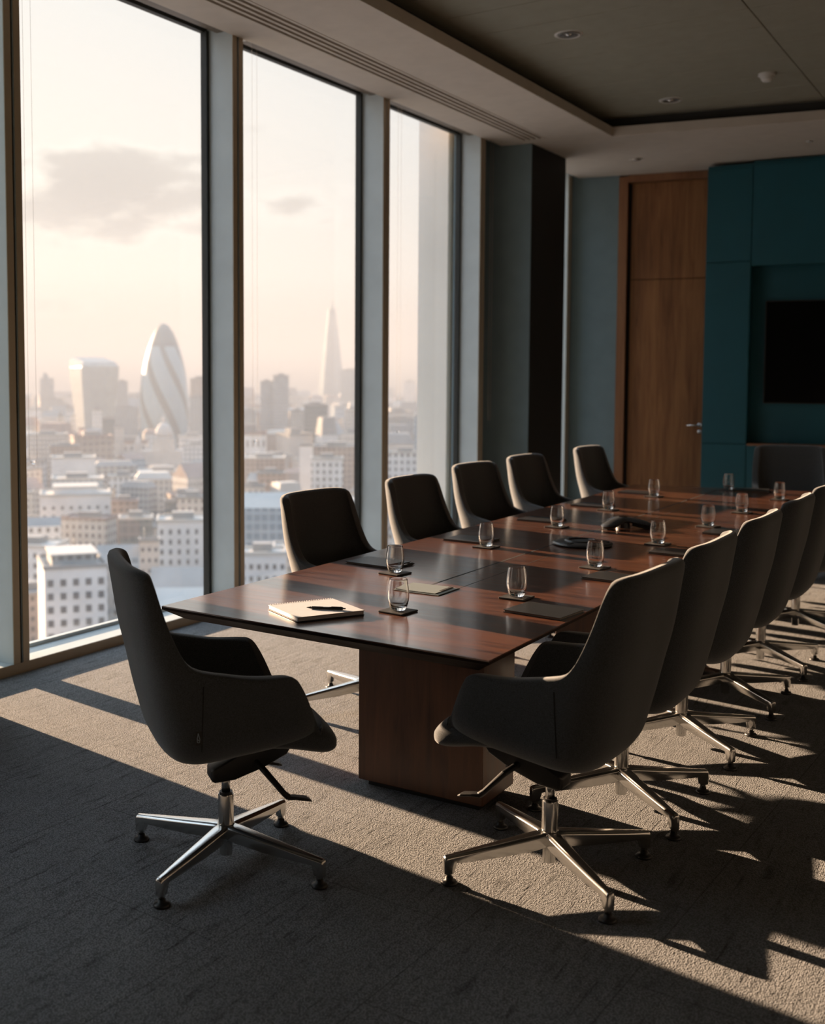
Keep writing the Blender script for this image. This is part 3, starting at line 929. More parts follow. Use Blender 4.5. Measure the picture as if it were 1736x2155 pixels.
# sewn-in fabric tag with a small pale mark, only on the near-left chair
tp = outer_point(-0.145, 0.515)
tq = outer_point(-0.125, 0.515)
nx = Vector((-(tq - tp).y, (tq - tp).x, 0)).normalized()
nx = nx if nx.y < 0 else -nx
tg = MB().box(-0.010, 0.010, -0.0015, 0.0015, -0.021, 0.021).build('seam_tag', M['black'], c1, loc=tp + nx * 0.001, rz=math.atan2(nx.y, nx.x) + math.pi / 2)
gl = MB()
for a, b in (((-0.002, 0.015), (-0.0055, -0.003)), ((-0.0055, -0.003), (-0.0045, -0.013)), ((-0.0045, -0.013), (0.001, -0.014)), ((0.001, -0.014), (0.0025, -0.004)), ((0.0025, -0.004), (-0.002, 0.015)), ((-0.004, -0.004), (0.001, -0.008))):
    gl.tube([(a[0], -0.0018, a[1]), (b[0], -0.0018, b[1])], 0.0009, 5)
gl.build('tag_mark', M['white_ink'], tg)

# ------------------------------------------------------------------ things on the table
def make_glass():
    prof_o = [(0.0, 0.0), (0.022, 0.0), (0.0262, 0.004), (0.031, 0.018), (0.0355, 0.040), (0.0365, 0.058), (0.0345, 0.085), (0.0310, 0.108), (0.0298, 0.1185)]
    prof_i = [(0.0287, 0.1185), (0.0296, 0.108), (0.0331, 0.085), (0.0350, 0.058), (0.0338, 0.040), (0.0285, 0.020), (0.020, 0.0135), (0.0, 0.0125)]
    prof_o = [(r * 1.1, z * 0.97) for r, z in prof_o]; prof_i = [(r * 1.1 if r > 0.001 else r, z * 0.97) for r, z in prof_i]
    me = MB().lathe(prof_o + [(0.0322, 0.1157)] + prof_i, 40, cap=False).mesh('drinking_glass', True)
    bm = bmesh.new(); bm.from_mesh(me)
    bmesh.ops.remove_doubles(bm, verts=bm.verts, dist=1e-5)
    bmesh.ops.recalc_face_normals(bm, faces=bm.faces)
    bm.to_mesh(me); bm.free()
    me = baked(me, [('SUBSURF', dict(levels=1, render_levels=1))])
    for p in me.polygons: p.use_smooth = True
    return me
ME_GLASS = make_glass(); ME_GLASS.name = 'drinking_glass'
ME_COAST = None
GL = [(-1.937, 3.524, 'nearest the camera, in front of the grey power hub'),
      (-2.326, 4.201, 'nearest on the window side, beside a folder and pen'),
      (-1.681, 4.001, 'nearest on the right side, behind a black folder'),
      (-1.659, 4.827, 'second on the right side of the table'),
      (-2.309, 5.102, 'second on the window side of the table'),
      (-2.286, 6.002, 'third on the window side of the table'),
      (-2.310, 6.951, 'fourth on the window side, left of the phone'),
      (-1.629, 5.677, 'third on the right side, before the phone'),
      (-1.586, 6.500, 'fourth on the right side of the table'),
      (-1.574, 7.273, 'fifth on the right side of the table'),
      (-2.300, 7.897, 'farthest window side, before the wooden door'),
      (-1.969, 8.640, 'far table end, before the teal panel'),
      (-1.526, 8.169, 'far right side, before the blue-grey head chair')]
for x, y, where in GL:
    r = random.uniform(-6, 6)
    if ME_COAST is None:
        co = MB().box(-0.052, 0.052, -0.052, 0.052, 0, 0.0065).build('coaster', M['coaster'], bevel=0.002)
        ME_COAST = co.data
    else:
        co = mesh_obj('coaster', ME_COAST)
    co.location = (x, y, TZ); co.rotation_euler = (0, 0, R(r - 4))
    tag(co, 'square dark coaster, ' + where, 'coaster', 'dark square coasters under the glasses')
    g_ = mesh_obj('drinking_glass', ME_GLASS, M['glass'], None, (x, y, TZ + 0.0068))
    tag(g_, 'clear stemless glass, ' + where, 'glass', 'stemless drinking glasses on the table')

# folders
def folder(x, y, rz, label, sx=0.235, sy=0.185):
    t = tag(empty('leather_folder', (x, y, TZ), R(rz)), label, 'folder', 'black folders laid out on the table')
    MB().box(-sx / 2, sx / 2, -sy / 2, sy / 2, 0.008, 0.0105).build('front_cover', M['leather'], t, bevel=0.001, seg=2)
    MB().box(-sx / 2 + 0.004, sx / 2 - 0.004, -sy / 2 + 0.004, sy / 2 - 0.004, 0.0022, 0.0082).build('pages', M['coaster_pages'], t)
    MB().box(-sx / 2, sx / 2, -sy / 2, sy / 2, 0.0, 0.0022).build('back_cover', M['leather'], t)
    return t
M['coaster_pages'] = simple('folder_pages', (0.16, 0.13, 0.10), 0.7, noise=0.1)
folder(-1.497, 3.815, -6, 'black textured folder on the right side, nearest the camera, before the first chair', 0.225, 0.19)
folder(-1.490, 4.61, -6, 'black folder on the right side beside the second glass, half behind a chair back')
folder(-1.460, 5.44, -4, 'black folder on the right side beside the third glass')
folder(-1.420, 6.27, -4, 'black folder on the right side beside the fourth glass')
folder(-2.515, 4.385, -5, 'black folder on the window side before the first chair, with a pen')
folder(-2.470, 5.275, -4, 'black folder on the window side before the second chair')
folder(-2.470, 6.235, -4, 'black folder on the window side before the third chair')
folder(-2.470, 7.12, -4, 'black folder on the window side before the fourth chair')
folder(-2.470, 8.08, -4, 'black folder on the window side before the farthest chair')
folder(-1.82, 8.72, 10, 'black folder at the far head of the table before the blue-grey chair')

def pen(x, y, z, rz, label, scale=1.0):
    t = tag(empty('pen', (x, y, z), R(rz)), label, 'pen')
    r = 0.0052
    b = MB(); 
    def xl(prof):
        mb = MB(); mb.lathe(prof, 14, cap=False); mb.v = [(v[2], v[0], v[1] + r) for v in mb.v]; return mb
    xl([(0.0, -0.060), (r * 0.9, -0.060), (r, -0.055), (r, 0.052), (r * 0.9, 0.054), (0.0, 0.054)]).build('barrel', M['black'], t, smooth=True)
    xl([(0.0, 0.053), (r * 0.92, 0.053), (r * 0.35, 0.068), (0.0007, 0.073), (0.0, 0.073)]).build('tip', M['black'], t, smooth=True)
    xl([(0.0, -0.069), (r * 0.5, -0.069), (r * 0.5, -0.060), (0, -0.060)]).build('push_button', M['black'], t, smooth=True)
    MB().box(-0.055, -0.018, -0.0018, 0.0018, r * 2.0, r * 2.0 + 0.0012).build('clip', M['black'], t)
    MB().box(-0.012, 0.012, -0.0032, 0.0032, r * 1.7, r * 1.98).build('silver_band', M['chrome'], t)
    return t

# spiral notebook
nb = tag(empty('spiral_notebook', (-2.180, 3.347, TZ), R(61)), 'thick white spiral-bound notebook lying open side up on the near table end', 'notebook')
MB().box(-0.134, 0.134, -0.122, 0.118, 0.0, 0.0035).build('back_cover', M['black'], nb, bevel=0.001, seg=1)
MB().box(-0.132, 0.132, -0.120, 0.114, 0.0036, 0.0150).build('page_block', M['paper'], nb, bevel=0.0008, seg=1)
MB().box(-0.134, 0.134, -0.122, 0.116, 0.0158, 0.0185).build('top_page', M['paper'], nb, bevel=0.0006, seg=1)
sp = MB()
for k in range(26):
    xk = -0.125 + 0.25 * k / 25
    ringp = [(xk + 0.0007 * q / 4, 0.1135 + 0.0085 * math.cos(2 * math.pi * q / 12), 0.0105 + 0.0098 * math.sin(2 * math.pi * q / 12)) for q in range(13)]
    sp.tube(ringp, 0.0008, 5)
sp.build('wire_spiral', M['black'], nb, smooth=True)
pen(-2.127, 3.338, TZ + 0.0187, 205, 'black pen lying across the white spiral notebook')
pen(-2.375, 4.385, TZ, -96, 'black pen beside the folder behind the first window-side glass')

# low round table microphone puck
pk = tag(empty('speaker_puck', (-1.945, 5.46, TZ)), 'low black round conference microphone lying on the table centre in front of the phone', 'conference microphone')
MB().lathe([(0.0, 0.0), (0.135, 0.0), (0.148, 0.004), (0.150, 0.009), (0.138, 0.015), (0.10, 0.020), (0.0, 0.022)], 48, cap=False).build('puck_body', M['phone'], pk, smooth=True)
MB().lathe([(0.06, 0.0205), (0.062, 0.026), (0.085, 0.025), (0.088, 0.0195)], 48, cap=False).build('raised_ring', M['black'], pk, smooth=True)
for k in range(3):
    a = R(120 * k + 20)
    mm_ = MB().box(0.095, 0.132, -0.012, 0.012, 0.0150, 0.0205, Matrix.Rotation(a, 4, 'Z'))
    mm_.build('touch_button', M['black'], pk, bevel=0.002)

# three-legged conference phone
ph = tag(empty('conference_phone', (-1.975, 6.20, TZ), R(12)), 'black three-legged conference phone standing on the table centre', 'conference phone')
def phone_body():
    # three drooping lobes joined in a domed centre
    n, rings = 72, []
    for j in range(11):
        t = j / 10
        ring = []
        for i in range(n):
            a = 2 * math.pi * i / n
            lobe = (0.5 + 0.5 * math.cos(3 * a)) ** 1.5
            rad = (0.058 + 0.117 * lobe) * t
            top = 0.062 - 0.010 * t ** 2 - (0.034 * t ** 2.2) * lobe - 0.010 * t ** 3 * (1 - lobe)
            ring.append((rad * math.cos(a) + 1e-5 * math.cos(a), rad * math.sin(a) + 1e-5 * math.sin(a), top))
        rings.append(ring)
    me_ = MB().loft(rings, cap=False).mesh('phone_body', True)
    bm = bmesh.new(); bm.from_mesh(me_)
    up = sum(f.normal.z for f in bm.faces)
    if up < 0: bmesh.ops.reverse_faces(bm, faces=bm.faces)
    bm.to_mesh(me_); bm.free()
    me_ = baked(me_, [('SOLIDIFY', dict(thickness=0.012, offset=-1)), ('BEVEL', dict(width=0.002, segments=2, limit_method='ANGLE', angle_limit=R(50)))])
    for p in me_.polygons: p.use_smooth = True
    return me_
mesh_obj('phone_body', phone_body(), M['phone'], ph)
for k in range(3):
    a = R(120 * k)
    f_ = MB(); Mx = Matrix.Rotation(a, 4, 'Z')
    rr_ = [[Mx @ Vector(p) for p in ((x, -w, 0.0 if x > 0.1 else 0.012), (x, w, 0.0 if x > 0.1 else 0.012), (x, w * 0.8, zt), (x, -w * 0.8, zt))] for x, w, zt in ((0.05, 0.012, 0.035), (0.12, 0.016, 0.022), (0.165, 0.020, 0.016))]
    f_.loft(rr_).build('foot', M['black'], ph, bevel=0.002)
MB().lathe([(0.0, 0.0), (0.04, 0.0), (0.034, 0.05), (0.0, 0.05)], 24, cap=False).build('stem', M['black'], ph)
MB().box(-0.022, 0.022, -0.016, 0.016, 0.0605, 0.0635).build('display', M['screen'], ph, bevel=0.001)

# ------------------------------------------------------------------ the city outside
GZ = -88.0
struct(MB().prism([(-9000, -2000), (2500, -2000), (2500, 9500), (-9000, 9500)], GZ - 2, GZ), 'ground', simple('city_ground', (0.34, 0.31, 0.28), 0.9, noise=0.25, nscale=0.02))
F = {}
F['white'] = mat_facade('white_stone_facade', (0.66, 0.64, 0.60), (0.14, 0.13, 0.12), 3.4, 3.9, 0.42, 0.5)
F['cream'] = mat_facade('cream_stone_facade', (0.56, 0.50, 0.43), (0.15, 0.13, 0.11), 3.0, 3.6, 0.4, 0.5)
F['brown'] = mat_facade('brown_brick_facade', (0.33, 0.26, 0.21), (0.12, 0.11, 0.10), 3.2, 3.4, 0.42, 0.45)
F['grey'] = mat_facade('grey_concrete_facade', (0.36, 0.36, 0.34), (0.13, 0.14, 0.14), 2.6, 3.5, 0.6, 0.55)
F['dark'] = mat_facade('dark_curtain_wall', (0.14, 0.16, 0.16), (0.09, 0.12, 0.13), 3.0, 3.8, 0.8, 0.75, 0.4)
F['blue'] = mat_facade('blue_glass_facade', (0.36, 0.42, 0.45), (0.16, 0.23, 0.27), 3.0, 3.6, 0.75, 0.7, 0.4)
F['roofw'] = simple('white_roof', (0.46, 0.43, 0.38), 0.7, noise=0.1, nscale=0.1)
F['roofg'] = simple('grey_lead_roof', (0.26, 0.25, 0.23), 0.7, noise=0.15, nscale=0.1)
F['roofb'] = simple('brown_tile_roof', (0.30, 0.22, 0.18), 0.8, noise=0.15, nscale=0.1)
F['pane'] = simple('dark_window_pane', (0.11, 0.11, 0.11), 0.25, noise=0.1, nscale=0.1)

def polar(b, d):
    return Vector((-math.sin(R(b)) * d, math.cos(R(b)) * d, GZ))

PLACED = []
def block(b, d, w, h, mat, label, depth=None, rot=0, roof='flat', group=None, name='office_building', roofm='roofg', setback=None, windows=None):
    depth = depth or w * 0.8
    p = polar(b, d + depth / 2)
    PLACED.append((p.x, p.y, (w + depth) / 4))
    t = empty(name, p, R(b + rot))
    tag(t, label, 'building', group)
    MB().box(-w / 2, w / 2, -depth / 2, depth / 2, 0, h).build('walls', F[mat], t)
    if roof == 'flat':
        mb = MB()
        mb.box(-w / 2 - 0.3, w / 2 + 0.3, -depth / 2 - 0.3, -depth / 2 + 0.4, h - 0.2, h + 0.9)
        mb.box(-w / 2 - 0.3, w / 2 + 0.3, depth / 2 - 0.4, depth / 2 + 0.3, h - 0.2, h + 0.9)
        mb.box(-w / 2 - 0.3, -w / 2 + 0.4, -depth / 2 + 0.4, depth / 2 - 0.4, h - 0.2, h + 0.9)
        mb.box(w / 2 - 0.4, w / 2 + 0.3, -depth / 2 + 0.4, depth / 2 - 0.4, h - 0.2, h + 0.9)
        mb.box(-w / 2 + 0.4, w / 2 - 0.4, -depth / 2 + 0.4, depth / 2 - 0.4, h, h + 0.15)
        mb.build('roof', F[roofm], t)
        if w > 9:
            MB().box(-w * 0.22, w * 0.2, -depth * 0.1, depth * 0.3, h + 0.15, h + 2.8).build('plant_room', F['roofg'], t)
    elif roof == 'gable':
        mb = MB()
        hr = min(depth, w) * 0.28
        mb.add([(-w / 2, -depth / 2, h), (w / 2, -depth / 2, h), (w / 2, depth / 2, h), (-w / 2, depth / 2, h), (-w / 2, 0, h + hr), (w / 2, 0, h + hr)],
               [(0, 1, 5, 4), (2, 3, 4, 5), (1, 2, 5), (3, 0, 4), (0, 3, 2, 1)])
        mb.build('roof', F[roofm], t)
    elif roof == 'mansard':
        mb = MB()
        k = 2.2
        mb.loft([[(-w / 2 - .3, -depth / 2 - .3, h), (w / 2 + .3, -depth / 2 - .3, h), (w / 2 + .3, depth / 2 + .3, h), (-w / 2 - .3, depth / 2 + .3, h)],
                 [(-w / 2 + k, -depth / 2 + k, h + 3.6), (w / 2 - k, -depth / 2 + k, h + 3.6), (w / 2 - k, depth / 2 - k, h + 3.6), (-w / 2 + k, depth / 2 - k, h + 3.6)]])
        mb.build('roof', F[roofm], t)
    if setback:
        fw, hh, sm_ = setback
        MB().box(-w / 2 * fw, w / 2 * fw, -depth / 2 * fw, depth / 2 * fw, h + 0.1, h + hh).build('upper_storey', F[sm_], t)
        MB().box(-w / 2 * fw - 0.5, w / 2 * fw + 0.5, -depth / 2 * fw - 0.5, depth / 2 * fw + 0.5, h + hh, h + hh + 0.5).build('upper_roof', F['roofw'], t)
    if windows:
        nx, nz, ww, wh, ztop = windows
        me = None
        for q in range(nz):
            for i in range(nx):
                xx = -w / 2 + w * (i + 0.5) / nx; zz = h - ztop - q * 3.9
                if me is None:
                    o = MB().box(-ww / 2, ww / 2, -0.12, 0.05, -wh / 2, wh / 2).build('window', F['pane'], t); me = o.data
                else:
                    o = mesh_obj('window', me, None, t)
                o.location = (xx, -depth / 2 + 0.02, zz)
    return t

plain = {}
def pm(n, c):
    if n not in F: F[n] = simple('render_' + n, c, 0.8, noise=0.1, nscale=0.1)
    return n
pm('plain_white', (0.66, 0.63, 0.59)); pm('plain_cream', (0.55, 0.48, 0.41)); pm('plain_sun_tint', (0.8, 0.62, 0.5))  # last tone carries the low sun's orange light in its base colour

B = block
# left window, far to near
t_ = B(46.64, 1700, 20, 84, 'grey', 'slim hazy tower with a small pointed top at the far left of the skyline', roof='none')
MB().loft([[(-6, -6, 84), (4, -6, 84), (4, 4, 84), (-6, 4, 84)], [(-5, -5, 92), (-1, -5, 92), (-1, -1, 92), (-5, -1, 92)]]).build('spire', F['grey'], t_)
B(46.40, 1600, 30, 55, 'grey', 'hazy slab in front of the slim pointed tower at far left')
B(42.93, 1500, 15, 80, 'grey', 'narrow hazy tower between the curved-top tower and the bullet-shaped tower')
B(39.00, 1400, 24, 84, 'brown', 'brown flat-topped tower right of the bullet-shaped tower', setback=(0.5, 3, 'brown'))
B(39.10, 1150, 17, 66, 'grey', 'ribbed grey block in front of the brown tower, right of the bullet-shaped tower')
B(44.19, 1150, 10, 54, 'white', 'pale narrow block below the curved-top tower')
B(43.62, 1100, 12, 47, 'dark', 'dark small block between the two biggest left-hand towers')
B(42.72, 1200, 24, 54, 'grey', 'grey square block left of the bullet-shaped tower base')
B(44.94, 1000, 7, 42, 'plain_sun_tint', 'small orange-lit block at the foot of the curved-top tower')
B(43.1, 1060, 9, 40, 'cream', 'cream low block in front of the grey square block')
B(46.64, 900, 30, 42, 'cream', 'cream block behind the hanging chain at far left', roofm='roofw')
B(45.81, 850, 21, 36, 'brown', 'brown low block left of the orange-lit block')
B(45.40, 700, 27, 38, 'plain_white', 'white wide block with a small dark window band at left', roofm='roofw')
B(45.2, 600, 27, 34, 'blue', 'long block with pale blue roof in the left window', roofm='roofw')
B(45.31, 520, 32, 34, 'plain_white', 'white office block with stepped top in the left window, behind the near corner building', roofm='roofw', setback=(0.62, 3.4, 'plain_white'), windows=(8, 3, 1.2, 1.5, 5.5))
B(46.9, 470, 14, 27, 'white', 'small white gabled house-like block at the left frame', roof='gable')
B(42.88, 560, 14, 26, 'brown', 'brown flat block behind the near-left chair back', roofm='roofb')
B(39.21, 900, 21, 33, 'white', 'white block with bright roof at the right of the left window', roofm='roofw')
B(40.85, 750, 35, 24, 'cream', 'long cream block in front of the dome', roofm='roofw')
B(41.39, 650, 21, 29, 'cream', 'cream block with rounded roofline below the dome', roof='mansard', roofm='roofw')
B(42.9, 690, 18, 27, 'white', 'white-roofed low block left of the dome block', roofm='roofw')
B(40.42, 560, 8, 26, 'dark', 'small dark glass block left of centre in the left window')
B(39.40, 520, 15, 32, 'cream', 'cream block with tall windows at the left of the first mullion', roof='flat', roofm='roofg')
B(42.29, 470, 14, 29, 'dark', 'dark glass block under a white canopy roof', roofm='roofw')
B(39.88, 430, 20, 33, 'plain_white', 'white classical block with tall arched windows behind the chair back', roofm='roofw', windows=(6, 5, 1.1, 2.0, 4.0))
B(41.63, 400, 7, 30, 'plain_cream', 'cream narrow block with small windows right behind the near-left chair', windows=(3, 5, 1.0, 1.4, 3.0))
B(45.55, 325, 18, 34, 'plain_white', 'near white corner building with rows of square windows at lower left', depth=22, rot=6, roofm='roofg', setback=(0.72, 3.2, 'grey'), windows=(5, 8, 1.7, 2.0, 4.2))
B(43.6, 345, 9, 30, 'cream', 'narrow pale wing beside the near white corner building', roof='flat')
B(43.0, 400, 18, 24, 'blue', 'low block with slanted blue-grey roof behind the chair back', roof='gable')
B(41.2, 330, 20, 14, 'white', 'low pale block in the street below, right of the chair back', roof='gable')
B(39.6, 350, 22, 16, 'grey', 'low grey block in the street below, left of the first mullion', roof='gable', roofm='roofw')
# middle window
B(34.85, 1300, 18, 88, 'grey', 'tall grey office tower in the middle window, higher part')
B(35.58, 1310, 15, 81, 'grey', 'lower attached part of the grey tower in the middle window')
B(33.06, 1000, 21, 62, 'dark', 'dark green glass block in front of the pointed glass tower')
B(34.01, 1050, 14, 55, 'grey', 'grey block left of the dark green glass block')
B(31.32, 1900, 32, 97, 'grey', 'hazy block right of the pointed glass tower')
B(31.19, 1000, 14, 58, 'cream', 'cream block with bright roof at the right of the middle window', roofm='roofw')
B(33.55, 650, 8, 48, 'plain_white', 'white slender block at the left of the gridded white block')
B(32.48, 600, 17, 44, 'white', 'white block with a square window grid in the middle window', roofm='roofw')
B(31.99, 700, 29, 44, 'brown', 'brown block behind the gridded white block')
B(36.44, 1100, 13, 53, 'grey', 'grey block at the left of the middle window')
B(35.71, 750, 28, 33, 'brown', 'long brown block below the grey tower', roofm='roofw')
B(35.38, 600, 15, 36, 'brown', 'red-brown block lit by the low sun in the middle window')
B(36.3, 560, 12, 33, 'cream', 'cream block by the left edge of the middle window')
B(35.5, 430, 23, 38, 'blue', 'pale block with long blue-grey roof behind the first window-side chair', roof='gable', roofm='roofw')
B(35.80, 355, 15, 32, 'plain_white', 'white block with two rows of windows left of the first window-side chair', roofm='roofw', windows=(6, 6, 1.2, 1.7, 4.0))
B(34.2, 380, 14, 30, 'grey', 'grey low block right of the white two-row block', roofm='roofw')
B(32.69, 480, 33, 34, 'white', 'wide white block above the chair backs in the middle window', roofm='roofw')
# right window
B(28.29, 2200, 21, 76, 'plain_white', 'small hazy pale tower in the right window')
B(27.66, 2300, 25, 64, 'plain_sun_tint', 'small bright lit block in the right window, right of the pale tower')
B(27.36, 800, 19, 60, 'blue', 'blue glass block with bright flat roof in the right window', roofm='roofw')
B(26.96, 650, 6, 58, 'white', 'slim white block beside the stone fin')
B(28.49, 620, 20, 46, 'white', 'white block with colonnade-like tall windows in the right window', roofm='roofw')
B(28.74, 1100, 26, 46, 'grey', 'grey wide block behind the colonnaded block')
B(27.83, 430, 22, 42, 'cream', 'cream near block just above the second window-side chair', roofm='roofw')

# bullet-shaped diagrid tower
def mat_spiral():
    m, nt = new_mat('spiral_glazing')
    b = bsdf(nt, Roughness=0.3)
    tcn = nd(nt, 'ShaderNodeTexCoord'); sp_ = nd(nt, 'ShaderNodeSeparateXYZ'); lk(nt, tcn.outputs['Object'], sp_.inputs[0])
    an = math_n(nt, 'ARCTAN2', sp_.outputs[1], sp_.outputs[0])
    s1 = math_n(nt, 'FRACT', math_n(nt, 'ADD', math_n(nt, 'MULTIPLY', an, 6 / (2 * math.pi)), math_n(nt, 'DIVIDE', sp_.outputs[2], 58)))
    bar = math_n(nt, 'LESS_THAN', s1, 0.30)
    cap_ = math_n(nt, 'GREATER_THAN', sp_.outputs[2], 121)
    f = math_n(nt, 'MAXIMUM', bar, cap_)
    l1 = math_n(nt, 'LESS_THAN', math_n(nt, 'FRACT', math_n(nt, 'DIVIDE', sp_.outputs[2], 4.2)), 0.2)
    c1_ = nd(nt, 'ShaderNodeMix', data_type='RGBA'); lk(nt, f, c1_.inputs[0]); c1_.inputs[6].default_value = (0.36, 0.42, 0.42, 1); c1_.inputs[7].default_value = (0.17, 0.16, 0.13, 1)
    c2_ = nd(nt, 'ShaderNodeMix', data_type='RGBA'); lk(nt, math_n(nt, 'MULTIPLY', l1, 0.4), c2_.inputs[0]); lk(nt, c1_.outputs[2], c2_.inputs[6]); c2_.inputs[7].default_value = (0.3, 0.3, 0.28, 1)
    lk(nt, c2_.outputs[2], b.inputs['Base Color'])
    return m
gk = tag(empty('bullet_tower', polar(40.82, 1290)), 'tall bullet-shaped glass tower with dark spiral bands in the left window', 'skyscraper')
MB().lathe([(23.5, 0), (26.5, 20), (28, 45), (27.8, 62), (26, 85), (23, 102), (19, 117), (15, 128), (10.5, 138), (5.5, 145), (0.3, 147.5)], 64).build('glazed_body', mat_spiral(), gk, smooth=True)
MB().lathe([(15.2, 127.6), (10.7, 138), (5.7, 145.2), (0.3, 148)], 48, cap=False).build('dome_cap', simple('dark_cap', (0.2, 0.19, 0.16), 0.5, noise=0.05), gk, smooth=True)

# curved-top tower flaring upward
wk = tag(empty('flared_tower', polar(44.31, 1350), R(44.3 + 24)), 'hazy tower flaring upwards to a curved sloping top in the left window', 'skyscraper')
rings = []
for z, wx, wy in ((0, 17, 13), (30, 18.5, 14), (60, 21, 16.5), (85, 23.5, 19), (98, 24, 20)):
    rings.append([(x * wx, y * wy, z) for x, y in ((-1, -0.9), (-0.6, -1), (0.6, -1), (1, -0.9), (1, 0.9), (0.6, 1), (-0.6, 1), (-1, 0.9))])
rings.append([(x * 24 * 0.98, y * 20, 103 + 4 * y) for x, y in ((-1, -0.9), (-0.6, -1), (0.6, -1), (1, -0.9), (1, 0.9), (0.6, 1), (-0.6, 1), (-1, 0.9))])
rings.append([(x * 20, y * 17, 107 + 3 * y) for x, y in ((-1, -0.9), (-0.6, -1), (0.6, -1), (1, -0.9), (1, 0.9), (0.6, 1), (-0.6, 1), (-1, 0.9))])
MB().loft(rings).build('finned_body', mat_facade('finned_facade', (0.40, 0.40, 0.37), (0.26, 0.28, 0.28), 1.8, 4.2, 0.5, 0.8), wk)

# pointed glass tower
shd = tag(empty('pointed_tower', polar(32.28, 2600), R(32.3 + 18)), 'tall slender pointed glass tower in the middle window', 'skyscraper')
def sq(s, z, a=0): return [(x * s + a, y * s * 0.8, z) for x, y in ((-1, -1), (1, -1), (1, 1), (-1, 1))]
gm = simple('pale_glass', (0.17, 0.22, 0.24), 0.85, noise=0.15, nscale=0.05)
MB().loft([sq(30, 0), sq(22, 90), sq(11.5, 200), sq(7, 240)]).build('glazed_body', gm, shd)
for s_, a_ in ((1, 0), (-1, 0)):
    MB().loft([[(x + s_ * o_, y, z) for x, y in ((-w_, -w_), (w_, -w_), (w_, w_), (-w_, w_))] for z, w_, o_ in ((225, 3.0, 4.2), (262 if s_ > 0 else 250, 0.6, 1.4))]).build('shard_tip', gm, shd)

# domed cathedral-like building
dm = tag(empty('domed_church', polar(40.85, 1050), R(40)), 'pale stone church with dome and lantern in front of the bullet-shaped tower', 'church')
MB().box(-26, 26, -10, 10, 0, 19).build('nave', F['plain_cream'], dm)
MB().lathe([(10.5, 19), (10.5, 23), (9.6, 23), (9.6, 29.5), (10.2, 30), (8.8, 31)], 36).build('drum', F['plain_cream'], dm)
MB().lathe([(8.8, 31), (8.3, 35), (6.8, 39.5), (4.3, 43), (1.8, 44.5)], 36).build('dome', F['plain_cream'], dm, smooth=True)
MB().lathe([(1.6, 44.3), (1.6, 48), (0.9, 49.5), (0.2, 52.5)], 12).build('lantern', F['plain_cream'], dm)
for s_ in (-1, 1):
    MB().lathe([(3.0, 19), (3.0, 26), (2.0, 29), (0.2, 33)], 10, c=(-24, s_ * 7, 0)).build('west_tower', F['plain_cream'], dm)

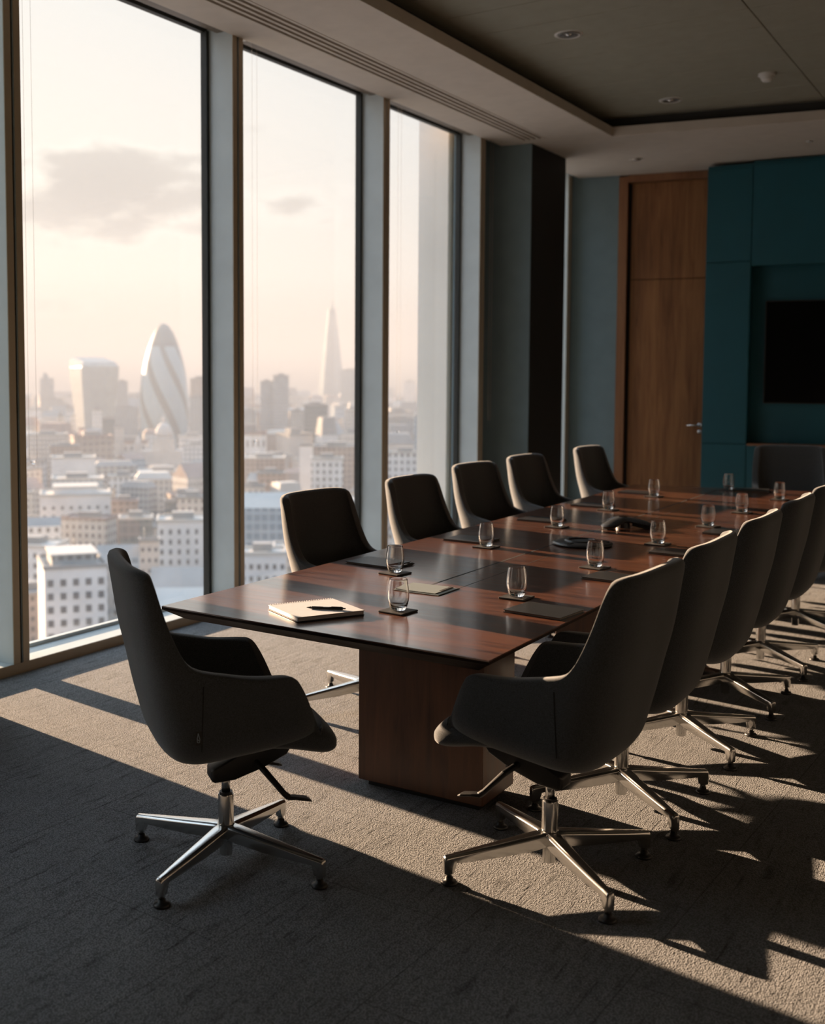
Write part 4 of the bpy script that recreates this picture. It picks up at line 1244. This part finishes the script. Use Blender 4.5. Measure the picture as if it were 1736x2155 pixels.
# the remaining roofscape: individual low buildings, nearest largest
random.seed(21)
kinds = ['white', 'cream', 'brown', 'grey', 'blue', 'plain_white', 'plain_cream', 'cream', 'white']
descr = {'white': 'pale stone', 'cream': 'cream stone', 'brown': 'brown brick', 'grey': 'grey concrete', 'blue': 'bluish glass', 'plain_white': 'white rendered', 'plain_cream': 'cream rendered'}
for pb, pd, pr_ in ((40.82, 1290, 30), (44.31, 1350, 26), (32.28, 2600, 34), (40.85, 1050, 24)):
    p_ = polar(pb, pd); PLACED.append((p_.x, p_.y, pr_))
d_ = 290.0
protos = {}
while d_ < 3800:
    b_ = 49.5
    while b_ > 22.5:
        w_ = random.uniform(13, 30) * (1 + d_ / 2600)
        db = math.degrees(w_ / d_)
        kd = random.choice(kinds)
        if d_ < 420: hh = random.uniform(9, 17)
        elif d_ < 900: hh = random.uniform(17, 27)
        else: hh = random.uniform(22, 44 if d_ < 2000 else 60)
        cap = 975 if (38.6 < b_ < 43.2 and d_ < 1060) else (905 if d_ < 1300 else 830)
        hh = min(hh, 89.6 - (cap - 788) / 2350 * d_ - 4)
        if hh < 6: hh = 6
        rf = random.choice(['flat', 'flat', 'gable', 'mansard'])
        rm = random.choice(['roofw', 'roofg', 'roofg', 'roofb'])
        zone = 'nearest row' if d_ < 420 else ('second rows' if d_ < 640 else ('middle distance' if d_ < 1000 else ('far' if d_ < 1700 else 'farthest haze')))
        w2 = w_ * random.uniform(0.72, 0.92)
        key = (kd, rf, rm)
        q_ = polar(b_ - db / 2, d_ + w2 / 2)
        if any((q_.x - x_) ** 2 + (q_.y - y_) ** 2 < ((w2 * 0.5 + r_) * 1.12) ** 2 for x_, y_, r_ in PLACED):
            b_ -= db * 0.35
            continue
        if key not in protos or d_ < 500:
            o = B(b_ - db / 2, d_, w2, hh, kd, 'x', depth=w2 * random.uniform(0.6, 1.0), rot=random.uniform(-35, 35), roof=rf, roofm=rm, name='city_building')
            protos[key] = (o, w2, hh)
        else:
            src, sw, shh = protos[key]
            o = copy_tree(src)
            o.location = polar(b_ - db / 2, d_ + w2 / 2)
            o.rotation_euler = (0, 0, R(b_ + random.uniform(-35, 35)))
            PLACED.append((q_.x, q_.y, w2 * 0.5))
            s_ = w2 / sw
            o.scale = (s_, s_ * random.uniform(0.8, 1.2), hh / shh)
        where = next(t for lim, t in ((45.6, 'at the far left'), (43.6, 'below the flared tower'), (42.0, 'left of the dome'), (39.8, 'below the bullet-shaped tower'), (37.4, 'by the first mullion'),
                                      (35.4, 'left in the middle window'), (33.4, 'in the middle window'), (31.0, 'below the pointed tower'), (28.9, 'by the second mullion'), (0, 'in the right window')) if b_ > lim)
        size = ('wide' if w2 > 0.85 * 21.5 * (1 + d_ / 2600) else 'narrow') + (' tall' if hh > 30 else ' low')
        o['label'] = '%s %s %s-roofed building, %s, %s' % (size, descr[kd], {'flat': 'flat', 'gable': 'pitched', 'mansard': 'mansard'}[rf], where, zone)
        o['group'] = 'low city buildings, ' + zone
        o['category'] = 'building'
        b_ -= db * random.uniform(1.0, 1.25)
    d_ *= 1.115 if d_ > 500 else 1.14

# distant hills
hb = MB()
ring_a, ring_b = [], []
n_ = 60
front, top_, back = [], [], []
for i in range(n_ + 1):
    bb = 55 - 35 * i / n_
    hgt = 105 + 22 * math.sin(i * 0.35) + 14 * math.sin(i * 0.9 + 1)
    front.append(polar(bb, 7200)); p = polar(bb, 8200); p.z = GZ + hgt; top_.append(p); back.append(polar(bb, 9400))
vs = front + top_ + back
fs = []
for i in range(n_):
    fs.append((i, i + 1, n_ + 2 + i, n_ + 1 + i)); fs.append((n_ + 1 + i, n_ + 2 + i, 2 * n_ + 3 + i, 2 * n_ + 2 + i))
hb.add(vs, fs)
struct(hb, 'hills', simple('hill_green', (0.16, 0.17, 0.14), 0.9, noise=0.2, nscale=0.01), smooth=True)

# haze over the city: a real scattering volume
hm, ht = new_mat('city_haze')
vs_ = nd(ht, 'ShaderNodeVolumeScatter')
vs_.inputs['Color'].default_value = (0.88, 0.93, 1.0, 1)
vs_.inputs['Density'].default_value = 0.00029
vs_.inputs['Anisotropy'].default_value = 0.0
va_ = nd(ht, 'ShaderNodeVolumeAbsorption')
va_.inputs['Color'].default_value = (0.0, 0.0, 0.0, 1)
va_.inputs['Density'].default_value = 0.00028
ad_ = nd(ht, 'ShaderNodeAddShader')
lk(ht, vs_.outputs[0], ad_.inputs[0]); lk(ht, va_.outputs[0], ad_.inputs[1])
ho = nd(ht, 'ShaderNodeOutputMaterial'); lk(ht, ad_.outputs[0], ho.inputs['Volume'])
hz = MB().prism([(-9500, -1500), (-300, -1500), (1200, 9800), (-9500, 9800)], GZ - 1, 130).build('haze', hm)
tag(hz, 'thin evening haze hanging over the city', 'haze', kind='stuff')
